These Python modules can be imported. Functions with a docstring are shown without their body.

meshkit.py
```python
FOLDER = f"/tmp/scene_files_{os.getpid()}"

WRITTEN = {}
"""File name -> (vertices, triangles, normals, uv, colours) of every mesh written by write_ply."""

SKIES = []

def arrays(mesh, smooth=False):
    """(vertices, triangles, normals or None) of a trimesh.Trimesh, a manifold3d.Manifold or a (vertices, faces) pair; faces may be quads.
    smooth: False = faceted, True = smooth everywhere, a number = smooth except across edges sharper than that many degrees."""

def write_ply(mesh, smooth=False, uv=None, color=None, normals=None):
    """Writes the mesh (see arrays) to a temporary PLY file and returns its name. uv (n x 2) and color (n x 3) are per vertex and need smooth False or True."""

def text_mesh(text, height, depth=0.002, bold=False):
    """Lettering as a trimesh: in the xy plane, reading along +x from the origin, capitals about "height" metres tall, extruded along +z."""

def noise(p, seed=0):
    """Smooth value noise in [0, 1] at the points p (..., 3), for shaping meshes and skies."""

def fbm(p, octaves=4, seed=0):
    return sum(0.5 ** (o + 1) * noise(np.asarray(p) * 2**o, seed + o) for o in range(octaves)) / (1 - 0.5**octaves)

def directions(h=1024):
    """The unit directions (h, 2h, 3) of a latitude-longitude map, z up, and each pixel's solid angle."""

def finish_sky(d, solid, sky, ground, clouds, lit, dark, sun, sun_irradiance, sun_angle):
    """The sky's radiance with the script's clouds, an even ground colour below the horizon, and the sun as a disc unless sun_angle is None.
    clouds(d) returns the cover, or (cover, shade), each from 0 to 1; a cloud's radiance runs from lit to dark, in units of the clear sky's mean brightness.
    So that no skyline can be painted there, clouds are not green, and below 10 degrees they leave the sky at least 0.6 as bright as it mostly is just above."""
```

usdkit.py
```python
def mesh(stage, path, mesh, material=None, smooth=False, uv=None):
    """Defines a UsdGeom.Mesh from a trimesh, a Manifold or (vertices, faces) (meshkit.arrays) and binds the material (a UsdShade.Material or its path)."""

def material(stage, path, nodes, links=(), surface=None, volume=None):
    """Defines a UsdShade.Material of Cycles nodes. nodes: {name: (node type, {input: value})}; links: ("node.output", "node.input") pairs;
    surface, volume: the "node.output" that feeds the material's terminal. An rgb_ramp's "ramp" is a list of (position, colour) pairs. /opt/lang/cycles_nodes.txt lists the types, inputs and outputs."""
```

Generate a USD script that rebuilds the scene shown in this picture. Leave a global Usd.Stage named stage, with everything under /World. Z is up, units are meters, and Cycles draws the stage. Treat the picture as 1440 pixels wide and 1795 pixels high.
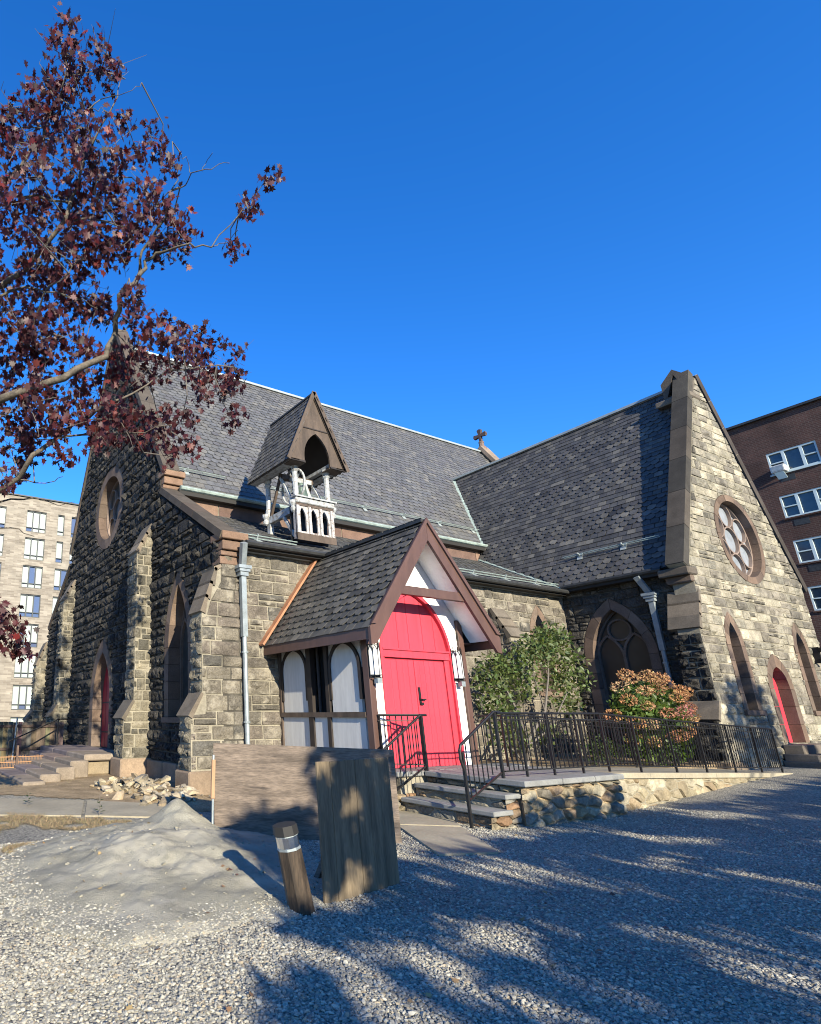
import math, random
import numpy as np, trimesh, usdkit, meshkit
from shapely.geometry import Polygon, box as sbox, MultiPolygon, Point
from shapely.prepared import prep
from shapely.ops import unary_union
from pxr import Usd, UsdGeom, UsdLux, UsdShade, Gf, Sdf, Vt

stage = Usd.Stage.CreateInMemory()
UsdGeom.SetStageUpAxis(stage, UsdGeom.Tokens.z)
UsdGeom.SetStageMetersPerUnit(stage, 1.0)
UsdGeom.Xform.Define(stage, '/World'); UsdGeom.Scope.Define(stage, '/World/Looks')
W = '/World'

# ---------------------------------------------------------------- camera, sky, sun, exposure
CAMR = np.array([[0.89703398, -0.44195925, 0.00143679], [0.12450808, 0.24958909, -0.96031402], [0.42406106, 0.8616132, 0.27891739]])
EYE = np.array([0, 0, 1.6]); FPX = 990.379; PPX, PPY = 317.46, 965.87
cam = UsdGeom.Camera.Define(stage, W + '/camera')
cam.CreateHorizontalApertureAttr(36.0); cam.CreateVerticalApertureAttr(36.0 * 1024 / 821)
cam.CreateFocalLengthAttr(FPX / 1440 * 36.0)
cam.CreateHorizontalApertureOffsetAttr((720 - PPX) / 1440 * 36.0)
cam.CreateVerticalApertureOffsetAttr((PPY - 897.5) / 1440 * 36.0)
cam.CreateClippingRangeAttr(Gf.Vec2f(0.05, 2000))
M4 = Gf.Matrix4d(*[float(x) for r in (list(CAMR[0]) + [0], list(-CAMR[1]) + [0], list(-CAMR[2]) + [0], list(EYE) + [1]) for x in r])
cam.AddTransformOp().Set(M4)
EXPOSURE = 1.28
cam.CreateExposureAttr(EXPOSURE)

SUNV = np.array([-0.19, -1.0, 0.37]); SUNV /= np.linalg.norm(SUNV)
SUN_EL = math.asin(SUNV[2]); SUN_ROT = math.atan2(SUNV[0], SUNV[1])
mat_sky = usdkit.material(stage, W + '/Looks/sky_air', {
    'sky': ('sky_texture', {'sky_type': 'single_scattering', 'sun_disc': False, 'sun_elevation': SUN_EL, 'sun_rotation': SUN_ROT,
                            'altitude': 0.0, 'air_density': 1.0, 'aerosol_density': 0.0, 'ozone_density': 4.0}),
    'hs': ('hsv', {'saturation': 1.25, 'value': 1.0}),
    'ti': ('mix', {'mix_type': 'multiply', 'fac': 1.0, 'color2': (.82, .965, 1.27)}),
    'bg': ('background_shader', {'strength': 0.11})}, [('sky.color', 'hs.color'), ('hs.color', 'ti.color1'), ('ti.color', 'bg.color')], surface='bg.background')
dome = UsdLux.DomeLight.Define(stage, W + '/sky')
UsdShade.MaterialBindingAPI.Apply(dome.GetPrim()).Bind(mat_sky)
dome.GetPrim().SetCustomDataByKey('kind', 'structure')
sun = UsdLux.DistantLight.Define(stage, W + '/sun')
sun.CreateIntensityAttr(1.25); sun.CreateAngleAttr(0.5); sun.CreateNormalizeAttr(True); sun.CreateColorAttr(Gf.Vec3f(1.0, 0.91, 0.72))
zx = SUNV; xx = np.cross([0, 0, 1], zx); xx /= np.linalg.norm(xx); yx = np.cross(zx, xx)
sun.AddTransformOp().Set(Gf.Matrix4d(*[float(x) for r in (list(xx) + [0], list(yx) + [0], list(zx) + [0], [0, 0, 30, 1]) for x in r]))

# ---------------------------------------------------------------- helpers
RNG = np.random.default_rng(7)
_taken = {}

def numbered(parent, name):
    k = (parent, name); n = _taken.get(k, 0); _taken[k] = n + 1
    return name if n == 0 else f'{name}_{n:03d}'

def setd(prim, label=None, cat=None, group=None, kind=None):
    for k, v in (('label', label), ('category', cat), ('group', group), ('kind', kind)):
        if v: prim.SetCustomDataByKey(k, v)

def project(p):
    q = (np.asarray(p, float) - EYE) @ CAMR.T
    z = np.maximum(q[:, 2], .05)
    return np.stack([PPX + FPX * q[:, 0] / z, PPY + FPX * q[:, 1] / z], 1), q[:, 2]

class G:
    """Collects pieces that become one mesh; every vertex carries a tint."""
    def __init__(s, tint=(1, 1, 1)):
        s.V, s.F, s.T, s.n, s.tint = [], [], [], 0, tint
    def add(s, v, f, tint=None):
        v = np.asarray(v, float); f = np.asarray(f, int)
        if f.shape[1] == 4: f = np.vstack([f[:, [0, 1, 2]], f[:, [0, 2, 3]]])
        s.V.append(v); s.F.append(f + s.n); s.n += len(v)
        t = np.asarray(s.tint if tint is None else tint, float)
        s.T.append(np.tile(t, (len(v), 1)) if t.ndim == 1 else t)
        return s
    def tm(s, m, tint=None): return s.add(m.vertices, m.faces, tint)
    def box(s, c, d, rz=0, tint=None, R=None, bev=0.0):
        d = np.asarray(d, float) / 2
        if bev > 0:
            b = min(bev, d.min() * .8); pts = []
            for sx in (-1, 1):
                for sy in (-1, 1):
                    for sz in (-1, 1):
                        q = d * [sx, sy, sz]
                        for k in range(3):
                            e = q - b * np.array([sx, sy, sz]); e[k] = q[k]; pts.append(e)
            m = trimesh.convex.convex_hull(np.array(pts)); v, f = np.array(m.vertices), np.array(m.faces)
        else:
            v = np.array([[x, y, z] for x in (-1, 1) for y in (-1, 1) for z in (-1, 1)]) * d
            f = np.array([[0, 1, 3, 2], [4, 6, 7, 5], [0, 4, 5, 1], [2, 3, 7, 6], [0, 2, 6, 4], [1, 5, 7, 3]])
        if R is None:
            c_, s_ = math.cos(rz), math.sin(rz); R = np.array([[c_, -s_, 0], [s_, c_, 0], [0, 0, 1]])
        return s.add(v @ np.asarray(R).T + np.asarray(c, float), f, tint)
    def bar(s, a, b, w, h, up=(0, 0, 1), tint=None, ext=0.0):
        """a rectangular bar from a to b, w wide, h deep along up"""
        a, b = np.asarray(a, float), np.asarray(b, float); d = b - a; L = np.linalg.norm(d); d /= L
        x = np.cross(up, d); x /= np.linalg.norm(x); u = np.cross(d, x)
        return s.box((a + b) / 2, (L + 2 * ext, w, h), R=np.stack([d, x, u], 1), tint=tint)
    def tube(s, pts, r, n=8, tint=None, cap=True):
        p = np.asarray(pts, float); r = np.broadcast_to(r, (len(p),)).astype(float)
        t = np.gradient(p, axis=0); t /= np.linalg.norm(t, axis=1, keepdims=True) + 1e-9
        a = np.cross(t[0], [0, 0, 1.0] if abs(t[0][2]) < .9 else [1.0, 0, 0]); a /= np.linalg.norm(a)
        rings = []; ang = np.arange(n) * 2 * np.pi / n
        for i in range(len(p)):
            a = a - t[i] * (a @ t[i]); a /= np.linalg.norm(a) + 1e-9; b = np.cross(t[i], a)
            rings.append(p[i] + r[i] * (np.cos(ang)[:, None] * a + np.sin(ang)[:, None] * b))
        v = np.vstack(rings); F = []
        for i in range(len(p) - 1):
            for j in range(n):
                F.append([i * n + j, i * n + (j + 1) % n, (i + 1) * n + (j + 1) % n, (i + 1) * n + j])
        f = np.array(F); f = np.vstack([f[:, [0, 1, 2]], f[:, [0, 2, 3]]])
        if cap:
            m = len(v); v = np.vstack([v, p[0], p[-1]]); k = (len(p) - 1) * n
            f = np.vstack([f, [[m, (j + 1) % n, j] for j in range(n)], [[m + 1, k + j, k + (j + 1) % n] for j in range(n)]])
        return s.add(v, f, tint)
    def plate(s, fr, poly, n0, n1, tint=None):
        for g in getattr(poly, 'geoms', [poly]):
            if g.area < 1e-5 or g.geom_type != 'Polygon': continue
            m = trimesh.creation.extrude_polygon(g, abs(n1 - n0), engine='earcut')
            v = np.array(m.vertices); v[:, 2] += min(n0, n1)
            s.add(to3(fr, v), m.faces, tint)
        return s
    def hexa(s, q0, q1, tint=None):
        """two quads (front, back), same winding"""
        v = np.vstack([q0, q1])
        f = [[0, 1, 2, 3], [7, 6, 5, 4], [0, 4, 5, 1], [1, 5, 6, 2], [2, 6, 7, 3], [3, 7, 4, 0]]
        return s.add(v, f, tint)
    def lathe(s, c, prof, n=14, tint=None, sx=1.0, sy=1.0):
        pr = np.asarray(prof, float); ang = np.arange(n) * 2 * np.pi / n
        v = np.vstack([np.stack([np.cos(ang) * r * sx, np.sin(ang) * r * sy, np.full(n, z)], 1) for r, z in pr]) + np.asarray(c, float)
        F = [[i * n + j, i * n + (j + 1) % n, (i + 1) * n + (j + 1) % n, (i + 1) * n + j] for i in range(len(pr) - 1) for j in range(n)]
        return s.add(v, F, tint)
    def arrays(s): return np.vstack(s.V), np.vstack(s.F), np.vstack(s.T)

def to3(fr, abc):
    o, u, v, n = fr; abc = np.asarray(abc, float)
    return o + abc[..., 0:1] * u + abc[..., 1:2] * v + abc[..., 2:3] * n

def frame(o, u, v=(0, 0, 1)):
    u, v = np.asarray(u, float), np.asarray(v, float); u = u / np.linalg.norm(u); v = v / np.linalg.norm(v)
    return np.asarray(o, float), u, v, np.cross(u, v)

def put(name, g, mat, parent=W, smooth=False, **kw):
    """defines one Mesh prim and returns its path"""
    path = parent + '/' + numbered(parent, name)
    if isinstance(g, G): v, f, t = g.arrays()
    else: v, f, t = np.array(g.vertices), np.array(g.faces), None
    if smooth is False:
        m = usdkit.mesh(stage, path, (v, f), mat)
        if t is not None:
            UsdGeom.PrimvarsAPI(m).CreatePrimvar('tint', Sdf.ValueTypeNames.Color3fArray, 'vertex').Set(Vt.Vec3fArray.FromNumpy(t.astype(np.float32)))
    else:
        m = usdkit.mesh(stage, path, (v, f), mat, smooth=smooth)
        if t is not None:
            UsdGeom.PrimvarsAPI(m).CreatePrimvar('tint', Sdf.ValueTypeNames.Color3fArray, 'constant').Set(Vt.Vec3fArray([Gf.Vec3f(*map(float, t[0]))]))
    setd(m.GetPrim(), **kw)
    return path

def group(name, parent=W, loc=None, rz=0, **kw):
    path = parent + '/' + numbered(parent, name); x = UsdGeom.Xform.Define(stage, path)
    if loc is not None:
        x.AddTranslateOp().Set(Gf.Vec3d(*map(float, loc))); x.AddRotateZOp().Set(math.degrees(rz))
    setd(x.GetPrim(), **kw); return path

def copy_of(src, name, loc, rz=0, scale=None, **kw):
    path = W + '/' + numbered(W, name); x = UsdGeom.Xform.Define(stage, path)
    x.GetPrim().GetReferences().AddInternalReference(src); x.GetPrim().SetInstanceable(True)
    x.ClearXformOpOrder()
    x.AddTranslateOp(opSuffix='place').Set(Gf.Vec3d(*map(float, loc))); x.AddRotateZOp(opSuffix='place').Set(math.degrees(rz))
    if scale is not None: x.AddScaleOp(opSuffix='place').Set(Gf.Vec3f(*map(float, np.broadcast_to(scale, 3))))
    setd(x.GetPrim(), **kw); return path

# ---------------------------------------------------------------- materials
def mat(name, base=(.5, .5, .5), rough=.7, tint=False, n1=None, n2=None, bump=None, metal=0.0, spec=0.4, coat=0.0, stretch=None, grime=None, k=0.70):
    """base colour (times the tint attribute), two noises that vary it (scale, low, high), bump as [(scale, strength, distance)]"""
    N = {'p': ('principled_bsdf', {'roughness': rough, 'metallic': metal, 'specular_ior_level': spec, 'coat_weight': coat}), 'geo': ('geometry', {})}
    L = []; pos = 'geo.position'; base = tuple(k * c for c in base)
    if stretch:
        N['map'] = ('mapping', {'mapping_type': 'point', 'scale': stretch}); L.append(('geo.position', 'map.vector')); pos = 'map.vector'
    if tint:
        N['t'] = ('attribute', {'attribute': 'tint'}); N['m0'] = ('mix', {'mix_type': 'multiply', 'fac': 1.0, 'color2': base}); L.append(('t.color', 'm0.color1')); col = 'm0.color'
    else:
        N['m0'] = ('mix', {'mix_type': 'mix', 'fac': 0.0, 'color1': base, 'color2': base}); col = 'm0.color'
    for i, n in enumerate((n1, n2)):
        if not n: continue
        sc, lo, hi = n
        N[f'n{i}'] = ('noise_texture', {'scale': sc, 'detail': 5.0, 'roughness': .6}); L.append((pos, f'n{i}.vector'))
        lo3 = lo if np.ndim(lo) else (lo,) * 3; hi3 = hi if np.ndim(hi) else (hi,) * 3
        N[f'r{i}'] = ('rgb_ramp', {'ramp': [(.3, lo3), (.7, hi3)]}); L.append((f'n{i}.fac', f'r{i}.fac'))
        N[f'x{i}'] = ('mix', {'mix_type': 'multiply', 'fac': 1.0}); L += [(col, f'x{i}.color1'), (f'r{i}.color', f'x{i}.color2')]; col = f'x{i}.color'
    if grime:
        sc, lo, hi, gc = grime; gc = tuple(k * c for c in gc)
        N['gn'] = ('noise_texture', {'scale': sc, 'detail': 6.0, 'roughness': .65}); L.append((pos, 'gn.vector'))
        N['gr'] = ('rgb_ramp', {'ramp': [(lo, (0, 0, 0)), (hi, (1, 1, 1))]}); L.append(('gn.fac', 'gr.fac'))
        N['gm'] = ('mix', {'mix_type': 'mix', 'color2': gc}); L += [('gr.color', 'gm.fac'), (col, 'gm.color1')]; col = 'gm.color'
    L.append((col, 'p.base_color'))
    last = None
    for i, (sc, st, di) in enumerate(bump or []):
        N[f'bn{i}'] = ('noise_texture', {'scale': sc, 'detail': 6.0, 'roughness': .6}); L.append((pos, f'bn{i}.vector'))
        N[f'b{i}'] = ('bump', {'strength': st, 'distance': di}); L.append((f'bn{i}.fac', f'b{i}.height'))
        if last: L.append((last, f'b{i}.normal'))
        last = f'b{i}.normal'
    if last: L.append((last, 'p.normal'))
    return usdkit.material(stage, W + '/Looks/' + name, N, L, surface='p.BSDF')

M = {}
M['stone'] = mat('stone', (1.0, .985, .94), .85, True, (2.2, .52, 1.35), (34, .6, 1.35), [(14, .7, .06), (70, .5, .014)], spec=.25, grime=(2.6, .54, .66, (.34, .305, .24)))
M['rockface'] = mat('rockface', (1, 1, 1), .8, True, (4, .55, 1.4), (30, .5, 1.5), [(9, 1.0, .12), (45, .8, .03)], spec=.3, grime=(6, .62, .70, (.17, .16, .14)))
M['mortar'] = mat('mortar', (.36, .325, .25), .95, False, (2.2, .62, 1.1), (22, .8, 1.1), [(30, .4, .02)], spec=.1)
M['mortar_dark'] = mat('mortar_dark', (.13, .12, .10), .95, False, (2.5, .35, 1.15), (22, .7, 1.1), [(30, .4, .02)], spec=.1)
M['brownstone'] = mat('brownstone', (1, 1, 1), .85, True, (2.5, .75, 1.2), (30, .8, 1.15), [(25, .3, .012), (120, .3, .004)], spec=.2)
M['slate'] = mat('slate', (1, 1, 1), .55, True, (6, .75, 1.2), (60, .85, 1.12), [(40, .25, .006)], spec=.4)
M['copper'] = mat('copper', (.58, .27, .15), .5, False, (6, .7, 1.15), None, None, metal=.35)
M['verdigris'] = mat('verdigris', (.38, .47, .43), .6, False, (5, .6, 1.15), (40, .8, 1.1), None, metal=.2)
M['ridge_metal'] = mat('ridge_metal', (.45, .50, .49), .45, False, (5, .8, 1.1), None, None, metal=.3)
M['zinc'] = mat('zinc', (.36, .41, .43), .5, False, (6, .7, 1.1), (50, .85, 1.1), None, metal=.35)
M['dark_metal'] = mat('dark_metal', (.035, .036, .035), .5, False, (8, .6, 1.3), None, None)
M['iron'] = mat('iron', (.013, .012, .012), .45, False, (30, .6, 1.4), None, [(120, .2, .002)])
M['black_wood'] = mat('black_wood', (.02, .019, .018), .7)
M['brown_paint'] = mat('brown_paint', (.115, .062, .048), .5, False, (5, .8, 1.15), (70, .9, 1.08), [(60, .12, .004)], stretch=(1, 1, .25))
M['brown_wood'] = mat('brown_wood', (.105, .075, .055), .75, False, (5, .6, 1.3), (70, .75, 1.2), [(60, .25, .005)], stretch=(1, 1, .2))
M['dark_timber'] = mat('dark_timber', (.03, .022, .018), .65, False, (5, .7, 1.3), None, [(60, .15, .004)])
M['white_paint'] = mat('white_paint', (.95, .95, .92), .5, False, (4, .9, 1.04), (30, .94, 1.03), [(50, .08, .003)])
M['panel_paint'] = mat('panel_paint', (.70, .685, .65), .6, False, (4, .86, 1.06), (40, .92, 1.04), [(50, .1, .003)], stretch=(3, 3, .3))
M['bell_paint'] = mat('bell_paint', (.54, .565, .57), .7, False, (8, .5, 1.15), (45, .75, 1.1), [(60, .25, .006)], grime=(11, .52, .66, (.22, .17, .13)))
M['bell_panel'] = mat('bell_panel', (.60, .57, .55), .75, False, (9, .55, 1.2), (45, .7, 1.15), [(60, .25, .006)], grime=(9, .50, .64, (.15, .11, .09)))
M['red_paint'] = mat('red_paint', (.70, .055, .085), .5, False, (2, .84, 1.08), (40, .93, 1.05), [(40, .06, .003)], stretch=(6, 6, .3), coat=.05)
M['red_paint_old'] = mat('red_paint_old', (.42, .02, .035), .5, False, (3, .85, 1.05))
M['bronze'] = mat('bronze', (.16, .22, .19), .5, False, (10, .6, 1.3), None, None, metal=.5)
M['lamp_glass'] = mat('lamp_glass', (.74, .76, .78), .3, False, (6, .95, 1.03))
M['pane_dark'] = mat('pane_dark', (.05, .052, .05), .2, False, (2, .7, 1.3), spec=.5)
M['pane_brown'] = mat('pane_brown', (.055, .047, .038), .3, False, (2, .8, 1.2))
M['pane_pale'] = mat('pane_pale', (.33, .36, .40), .12, False, (3, .75, 1.15), None, [(5, .12, .02)], spec=.6)
M['pane_blue'] = mat('pane_blue', (.05, .075, .10), .08, False, (1.5, .7, 1.3), spec=.7)
M['blind'] = mat('blind', (.42, .48, .455), .4, False, (.6, .85, 1.08), spec=.5)
M['bluestone'] = mat('bluestone', (.26, .262, .25), .8, False, (3, .8, 1.15), (40, .85, 1.1), [(40, .25, .006)])
M['concrete'] = mat('concrete', (.40, .35, .25), .9, False, (1.3, .75, 1.12), (25, .85, 1.1), [(30, .25, .008), (140, .3, .003)])
M['fieldstone'] = mat('fieldstone', (1, 1, 1), .85, True, (4, .65, 1.25), (28, .75, 1.2), [(12, .6, .05), (60, .4, .01)], spec=.2)
M['grey_wood'] = mat('grey_wood', (.20, .155, .12), .85, False, (1.6, .5, 1.35), (14, .55, 1.3), [(16, .45, .010), (60, .3, .004)], stretch=(.8, .8, 6), grime=(3.5, .60, .70, (.07, .055, .045)))
M['dark_board'] = mat('dark_board', (.20, .152, .095), .85, False, (4, .45, 1.35), (40, .7, 1.2), [(40, .35, .006)], stretch=(2.5, 2.5, .25))
M['stake_wood'] = mat('stake_wood', (.42, .25, .14), .8, False, (6, .7, 1.2), None, None, stretch=(1, 1, .2))
M['old_post'] = mat('old_post', (.05, .034, .021), .8, False, (4, .12, 1.9), (40, .5, 1.3), [(40, .5, .01)], stretch=(3, 3, .3))
M['chrome'] = mat('chrome', (.75, .76, .78), .16, metal=1.0, k=1.0)
M['white_pvc'] = mat('white_pvc', (.7, .72, .75), .35)
M['bark'] = mat('bark', (.135, .112, .085), .9, False, (9, .45, 1.35), (50, .7, 1.2), [(30, .5, .02)])
M['twig'] = mat('twig', (.16, .14, .12), .85)
M['fence_wood'] = mat('fence_wood', (.15, .10, .075), .85, True, (3, .6, 1.3), (30, .8, 1.15), None, stretch=(2, 2, .3))
M['net'] = mat('net', (.42, .22, .10), .7)
M['drum_red'] = mat('drum_red', (.55, .06, .035), .4)
M['drum_white'] = mat('drum_white', (.75, .75, .75), .4)
M['dark_glass'] = mat('dark_glass', (.03, .03, .03), .15)
M['dry'] = mat('dry', (1, 1, 1), .9, True)
M['ac'] = mat('ac', (.6, .6, .58), .5)
M['asphalt'] = mat('asphalt', (.06, .06, .06), .9)

def leaf_mat(name, base, trans, rough=.5, k=.35):
    base, trans = [.75 * c for c in base], [.75 * c for c in trans]
    return usdkit.material(stage, W + '/Looks/' + name, {
        't': ('attribute', {'attribute': 'tint'}),
        'a': ('mix', {'mix_type': 'multiply', 'fac': 1.0, 'color2': base}), 'b': ('mix', {'mix_type': 'multiply', 'fac': 1.0, 'color2': trans}),
        'p': ('principled_bsdf', {'roughness': rough, 'specular_ior_level': .4}), 'tr': ('translucent_bsdf', {}), 'mx': ('mix_closure', {'fac': k})},
        [('t.color', 'a.color1'), ('t.color', 'b.color1'), ('a.color', 'p.base_color'), ('b.color', 'tr.color'), ('p.BSDF', 'mx.closure1'), ('tr.BSDF', 'mx.closure2')], surface='mx.closure')
M['maple_leaf'] = leaf_mat('maple_leaf', (.060, .016, .019), (.17, .024, .026))
M['green_leaf'] = leaf_mat('green_leaf', (.055, .075, .03), (.11, .14, .03))
M['petal'] = leaf_mat('petal', (1, 1, 1), (.8, .7, .6), .7, .25)

# gravel ground and crushed-stone dust
def gravel_mat(name, cols, sc, bumpd):
    cols = [(p, tuple(.7 * c for c in q)) for p, q in cols]
    return usdkit.material(stage, W + '/Looks/' + name, {
        'geo': ('geometry', {}),
        'v': ('voronoi_texture', {'scale': sc, 'feature': 'f1'}), 'sep': ('separate_xyz', {}),
        'r': ('rgb_ramp', {'ramp': cols}),
        'n': ('noise_texture', {'scale': .9, 'detail': 5.0}), 'nr': ('rgb_ramp', {'ramp': [(.3, (.72, .72, .74)), (.7, (1.15, 1.13, 1.08))]}),
        'm': ('mix', {'mix_type': 'multiply', 'fac': 1.0}),
        'd': ('rgb_ramp', {'ramp': [(0, (1, 1, 1)), (.55, (.8, .8, .8)), (.9, (.35, .35, .35))]}), 'm2': ('mix', {'mix_type': 'multiply', 'fac': .55}),
        'b': ('bump', {'strength': .9, 'distance': bumpd, 'invert': True}), 'p': ('principled_bsdf', {'roughness': .9, 'specular_ior_level': .2})},
        [('geo.position', 'v.vector'), ('geo.position', 'n.vector'), ('v.color', 'sep.vector'), ('sep.x', 'r.fac'), ('n.fac', 'nr.fac'), ('r.color', 'm.color1'), ('nr.color', 'm.color2'),
         ('v.distance', 'd.fac'), ('m.color', 'm2.color1'), ('d.color', 'm2.color2'), ('m2.color', 'p.base_color'), ('v.distance', 'b.height'), ('b.normal', 'p.normal')], surface='p.BSDF')
GREY = [(0, (.16, .16, .15)), (.25, (.28, .265, .225)), (.5, (.40, .375, .305)), (.8, (.50, .465, .375)), (1, (.62, .58, .47))]
M['gravel_ground'] = gravel_mat('gravel_ground', GREY, 46, .016)
M['dust'] = mat('dust', (.39, .365, .285), .95, False, (1.8, .72, 1.15), (110, .55, 1.4), [(11, .35, .025), (80, .9, .014)], spec=.1, grime=(1.1, .50, .60, (.50, .46, .36)))
M['dirt'] = mat('dirt', (.38, .285, .175), .95, False, (2.5, .65, 1.25), (40, .65, 1.3), [(15, .6, .03), (70, .4, .01)], spec=.1)
PEB = [(.21, .205, .185), (.31, .295, .25), (.39, .367, .305), (.46, .432, .352), (.54, .508, .415), (.40, .335, .24)]
for i, c in enumerate(PEB): M[f'pebble{i}'] = mat(f'pebble_{"abcdef"[i]}', c, .8, False, (60, .8, 1.15), spec=.3)

# ---------------------------------------------------------------- terrain
def sstep(a, b, x):
    t = np.clip((np.asarray(x, float) - a) / (b - a), 0, 1); return t * t * (3 - 2 * t)

def ground_z(x, y):
    x, y = np.asarray(x, float), np.asarray(y, float)
    z = .28 * sstep(10.5, 19, x) * sstep(1.0, 5.0, y)
    z = z + .012 * (meshkit.fbm(np.stack([x * 1.3, y * 1.3, x * 0], -1), 3, 5) - .5)
    return z

MC = (3.0, 6.65)
def mound_z(x, y):
    x, y = np.asarray(x, float), np.asarray(y, float)
    ax, ay = np.array([.45, .89]), np.array([-.89, .45])
    dx, dy = x - MC[0], y - MC[1]
    a = (dx * ax[0] + dy * ax[1]); b = (dx * ay[0] + dy * ay[1])
    r = np.sqrt((a / 2.6) ** 2 + (b / 1.9) ** 2)
    n = meshkit.fbm(np.stack([x * 1.1, y * 1.1, x * 0 + 3], -1), 4, 11) - .5
    n2 = meshkit.fbm(np.stack([x * 5, y * 5, x * 0 + 1], -1), 4, 21) - .5
    pk = np.exp(-(((x - 3.78) / .36) ** 2 + ((y - 7.75) / .46) ** 2)) * .27 + np.exp(-(((x - 3.55) / .30) ** 2 + ((y - 6.6) / .45) ** 2)) * .07
    base = np.maximum(0, 1 - (r + n * .5)) ** 1.0 * .30
    n3 = meshkit.fbm(np.stack([x * 14, y * 14, x * 0 + 7], -1), 3, 31) - .5
    rill = np.abs(meshkit.fbm(np.stack([x * 2.6, y * 2.6, x * 0 + 4], -1), 3, 41) - .5)
    m = np.clip((base + pk) * 6, 0, 1)
    return base + pk * (1 + n) + (n2 * .085 - rill * .085 + n3 * .03) * m

def sheet(xs, ys, fz, mask=None):
    X, Y = np.meshgrid(xs, ys); Z = fz(X, Y); nx, ny = len(xs), len(ys)
    v = np.stack([X, Y, Z], -1).reshape(-1, 3)
    i, j = np.meshgrid(np.arange(nx - 1), np.arange(ny - 1)); a = (j * nx + i).ravel()
    q = np.stack([a, a + 1, a + nx + 1, a + nx], 1)
    if mask is not None:
        c = v[q].mean(1); q = q[mask(c[:, 0], c[:, 1])]
    return v, np.vstack([q[:, [0, 1, 2]], q[:, [0, 2, 3]]])

xs = np.r_[-400, -150, -60, -25, np.arange(-10, 26.1, .25), 35, 60, 150, 400]; ys = np.r_[-400, -150, -60, -25, np.arange(-10, 24.1, .25), 40, 80, 160, 400]
v, f = sheet(xs, ys, ground_z)
put('ground', G().add(v, f), M['gravel_ground'], smooth=True, kind='structure', label='pale grey gravel forecourt running up to the church')

def drape(poly, lift, step=.12):
    x0, y0, x1, y1 = poly.bounds; pp = prep(poly)
    v, f = sheet(np.arange(x0, x1 + step, step), np.arange(y0, y1 + step, step), lambda x, y: ground_z(x, y) + lift,
                 lambda x, y: np.array([pp.contains(Point(a, b)) for a, b in zip(x, y)]))
    used = np.unique(f); m = np.full(len(v), -1); m[used] = np.arange(len(used))
    return G().add(v[used], m[f])

def wob(poly, amp=.12, seed=0, dens=.25):
    r = np.random.default_rng(seed); p = poly.segmentize(dens)
    return Polygon([(x + r.normal(0, amp), y + r.normal(0, amp)) for x, y in p.exterior.coords[:-1]]).buffer(0)

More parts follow.
